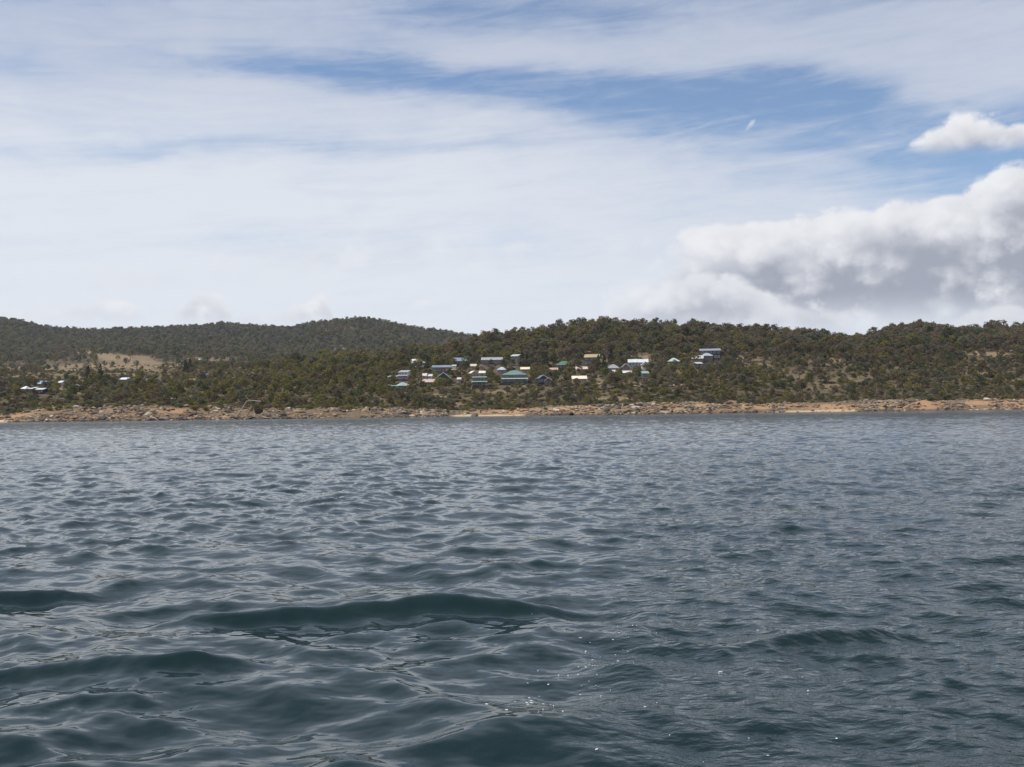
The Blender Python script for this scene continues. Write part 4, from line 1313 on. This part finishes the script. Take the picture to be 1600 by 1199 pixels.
for x, y, k, w_, lab in ((681, 594, .75, 0, 'lime green garden tree left of the green gable fronted house'), (703, 590, .8, 1, 'fresh green garden tree behind the green gable fronted house'), (1050, 567, .7, 1, 'fresh green garden tree at the bush hidden green house')):
    X, Y, Z = ray_ground(x, y)
    root = link('garden_tree', None, loc=(X, Y, Z), scale=(k, k, k))
    link('trunk', TRUNKS[4 if w_ == 0 else 2], root)
    link('crown', LIME[w_], root)
    tag(root, lab, 'tree', 'garden trees among the houses')

# ------------------------------------------------------------------ boulders
def rock_mesh(name, seed, mat):
    import bmesh
    bm = bmesh.new()
    bmesh.ops.create_icosphere(bm, subdivisions=2, radius=1.0)
    r = np.random.default_rng(seed)
    planes = [(Vector(r.normal(size=3)).normalized(), r.uniform(.55, .9)) for _ in range(9)]
    for v in bm.verts:
        for n_, d_ in planes:
            e = v.co.dot(n_) - d_
            if e > 0:
                v.co -= n_ * e * .9
        v.co *= 1 + r.normal() * .035
        v.co.z *= .68
    me = bpy.data.meshes.new(name)
    bm.to_mesh(me)
    bm.free()
    me.materials.append(mat)
    return me


ROCK_M = [[rock_mesh('boulder', 200 + i, ROCKS[k]) for k in range(4)] for i in range(6)]
brng = np.random.default_rng(31)
nb = 30000
ba = brng.uniform(-0.51, 0.51, nb)
bs = brng.uniform(-1.5, 37, nb)
bY = np.interp(ba, acol, shore) + bs
bX = ba * bY
bz = ground(bX, bY)
bx, by = to_px(bX, bY, bz)
cluster = vnoise(bX / 9, bs / 5, 111) * .6 + vnoise(bX / 3.2, bs / 2.4, 113) * .4
rocky = np.interp(bx, [-50, 0, 60, 120, 240, 420, 600, 690, 705, 820, 835, 880, 960, 1010, 1215, 1230, 1340, 1352, 1420, 1440, 1462, 1480, 1510, 1570, 1660], [.3, .3, .8, 1, .9, 1, 1, .9, .12, .18, .8, .55, .9, 1, .95, .28, .3, 1, .9, .3, .25, .75, .9, .5, .4])
cluster = cluster + 0.30 * (vnoise(bX / 24, bs / 30, 117) - .55)
p_ = rocky * sstep(.32, .58, cluster + .16 * np.exp(-(bs / 3.0) ** 2) * (rocky > .5)) * (1 - .55 * sstep(24, 36, bs))
p_ *= np.where((rocky < .35) & (bs < 9), .25, 1)
p_ = np.where((bx > 366) & (bx < 414) & (bs > 1.5) & (bs < 26), p_ * .22, p_)
kb = brng.random(nb) < p_
bX, bY, bz, bx, by, bs = bX[kb], bY[kb], bz[kb], bx[kb], by[kb], bs[kb]
nb = len(bX)
br = np.exp(brng.normal(-.85, .50, nb)).clip(.16, 1.7)
bt = (np.array([.44, .66, .88])[None, :] < brng.random(nb)[:, None]).sum(1)
bt = np.where((bs < 1.2) & (brng.random(nb) < .55), 2, bt)
bk_ = brng.integers(0, 6, nb)
bsc = np.stack([br * brng.uniform(.9, 1.7, nb), br * brng.uniform(.8, 1.3, nb), br * brng.uniform(.65, 1.1, nb)], 1)
brot = np.stack([brng.normal(0, .2, nb), brng.normal(0, .2, nb), brng.uniform(0, 6.28, nb)], 1)
order = np.argsort(-np.where((bx > 4) & (bx < 1596), br / bY, 0))
big = order[:300]
rows = []
for i in big:
    o = link('boulder', ROCK_M[bk_[i]][bt[i]], loc=(bX[i], bY[i], bz[i] + br[i] * .12), rot=tuple(brot[i]), scale=tuple(bsc[i]))
    sz = 'huge' if br[i] > 1.35 else 'large' if br[i] > 0.95 else 'mid sized'
    lv = 'at waterline' if bs[i] < 4 else 'mid bank' if bs[i] < 20 else 'on bank top'
    rows.append((o, bx[i], '%s %s boulder' % (sz, ROCK_TONES[bt[i]]), lv + ' ' + shore_phrase(bx[i]), 'boulder', 'granite boulders along the far shore'))
give_labels(rows)
rest = order[300:]
ROCK_COLL = mould_collection('rock_mould', [ROCK_M[a_][k] for a_ in range(6) for k in range(4)])
scatter('shore_rocks', ROCK_COLL, np.stack([bX, bY, bz + br * .1], 1)[rest], (bk_ * 4 + bt)[rest], brot[rest], bsc[rest], 'jumble of smaller tan and grey rocks along the far shore')
# outcrops among the scrub
no = 420
oa = brng.uniform(-.48, .48, no); os_ = brng.uniform(45, 430, no)
oY = np.interp(oa, acol, shore) + os_; oX = oa * oY
ok_ = (vnoise(oX / 30, oY / 30, 121) > .5) & ~near_house(np.stack([oX, oY], 1), 1, 8, 6)
oX, oY = oX[ok_], oY[ok_]; no = len(oX)
orr = brng.uniform(.5, 1.5, no)
scatter('outcrop_rocks', ROCK_COLL, np.stack([oX, oY, ground(oX, oY) + orr * .3], 1), brng.integers(0, 6, no) * 4 + brng.choice([0, 1, 3], no), np.stack([0 * orr, 0 * orr, brng.uniform(0, 6, no)], 1), np.stack([orr * 1.5, orr, orr * .9], 1), 'pale granite outcrops showing between bushes on the hillside')

# ------------------------------------------------------------------ dead tree, stumps, floats
X, Y, Z = ray_ground(394, 652)
Y -= 2.0
m = Y / FPX
root = link('fallen_tree', None, loc=(X, Y, Z))
tag(root, 'fallen dead tree with bare grey limbs and dark upturned roots on the shore', 'dead tree')


def at(px_, py_, dy=0.0): return ((px_ - 394) * m, dy, (652 - py_) * m)


MB().tube([at(374, 650, -2.2), at(380, 640, -.8), at(387, 627, .6)], [.26, .22, .17], 7).build('limb', DEADWOOD, root)
MB().tube([at(384, 617, 1.0), at(388, 623, .8), at(393, 626, .8)], [.10, .14, .18], 6).build('branch', DEADWOOD, root)
MB().tube([at(386, 627, .6), at(396, 626, .9), at(408, 628, 1.5)], [.17, .24, .30], 8).build('trunk', DEADWOOD, root)
MB().tube([at(402, 652, -2.6), at(400, 646, -1.2), at(397, 638, .4)], [.13, .12, .09], 6).build('limb', DEADWOOD, root)
MB().tube([at(389, 650, -1.6), at(392, 642, -.6), at(395, 635, .4)], [.26, .32, .4], 7).build('limb', plain('brown_wood', (.27, .17, .10), .9, .2, .3, 3), root)
rb = bpy.data.objects.new('root_plate', rock_mesh('root_plate', 333, plain('dark_soil', (.045, .034, .028), .95, .1, .4, 2.0)))
rb.parent = root
rb.location = at(405, 642, 2.4)
rb.scale = (1.9, 0.9, 2.3)
col.objects.link(rb)
for a_ in range(9):
    an = a_ * .7
    MB().tube([at(405, 641, 1.4), (at(405, 641)[0] + math.cos(an) * 1.6, .9, at(405, 641)[2] + math.sin(an) * 1.5), (at(405, 641)[0] + math.cos(an + .2) * 2.7, .3, at(405, 641)[2] + math.sin(an + .2) * 2.2)], [.12, .08, .03], 5).build('root', plain('root_wood', (.10, .07, .05), .9, .2, .3, 3) if a_ == 0 else bpy.data.materials['root_wood'], root)
for x, y, h, r_, lab in ((577, 643, 1.6, .45, 'dark bare stump standing on the rocks between fallen tree and village'), (751, 646, 1.5, .33, 'dark stump standing at the back of the first sandy beach')):
    X, Y, Z = ray_ground(x, y)
    root = link('tree_stump', None, loc=(X, Y, Z))
    tag(root, lab, 'stump', 'stumps on the shore')
    MB().tube([(0, 0, -.5), (.03, 0, .2), (.05, 0, h * .7), (.12, .05, h)], [r_ * 1.4, r_, r_ * .8, r_ * .6], 8).build('trunk', plain('stump_wood', (.06, .05, .04), .9, .2, .3, 3) if 'stump_wood' not in bpy.data.materials else bpy.data.materials['stump_wood'], root)
    MB().tube([(.05, 0, h * .5), (.4, 0, h * .75), (.55, .05, h * 1.05)], [.12, .08, .03], 6).build('branch', bpy.data.materials['stump_wood'], root)
for x, y, r_, lab in ((727, 648, .5, 'white rock alone on the sand at the left of the first beach'), (787, 644, .55, 'white rock above the sand at the right of the first beach')):
    X, Y, Z = ray_ground(x, y)
    o = link('white_rock', rock_mesh('white_rock', int(x), plain('white_quartz', (.72, .70, .65), .7, .3, .1, 2)), loc=(X, Y, Z + .2), scale=(r_ * 1.3, r_, r_ * .8))
    tag(o, lab, 'rock', 'white rocks on the first beach')

# ------------------------------------------------------------------ foam bubbles left by the wake
frng = np.random.default_rng(51)
import bmesh
bm = bmesh.new()
lookup_r = rr
nfoam = 0
while nfoam < 85:
    if frng.random() < .75:                      # strung out along the edge of the churned water
        k_ = frng.random()
        px_, py_ = 1000 - 190 * k_ + frng.normal(0, 26), 975 + 150 * k_ + frng.normal(0, 16)
    else:
        px_, py_ = frng.uniform(800, 1300), frng.uniform(940, 1190)
    if not (940 < py_ < 1195):
        continue
    d = FPX * CAM_H / (py_ - horizon_row(px_))
    x, y = (px_ - 800) / FPX * d, d
    r_ = math.hypot(x, y); an = math.atan2(x, y)
    i, j = int(np.searchsorted(rr, r_)), int(np.clip((an - front[0]) / (front[-1] - front[0]) * (len(front) - 1), 0, len(front) - 1))
    p = WPos[min(i, len(rr) - 1), j]
    q = min(float(np.exp(frng.normal(-5.8, .45))), .0052)
    mm = Matrix.Translation((p[0], p[1], p[2] + q * .12)) @ Matrix.Rotation(frng.uniform(0, 3), 4, 'Z') @ Matrix.Diagonal((q * frng.uniform(1.2, 3.0), q, q * .45, 1))
    bmesh.ops.create_icosphere(bm, subdivisions=1, radius=1.0, matrix=mm)
    nfoam += 1
fm = bpy.data.meshes.new('foam')
bm.to_mesh(fm)
bm.free()
fm.materials.append(plain('foam_white', (.78, .80, .80), .35, .5, .05, 20))
tag(link('foam', fm), 'small white bubbles of foam floating along the edge of the wake', kind='stuff')
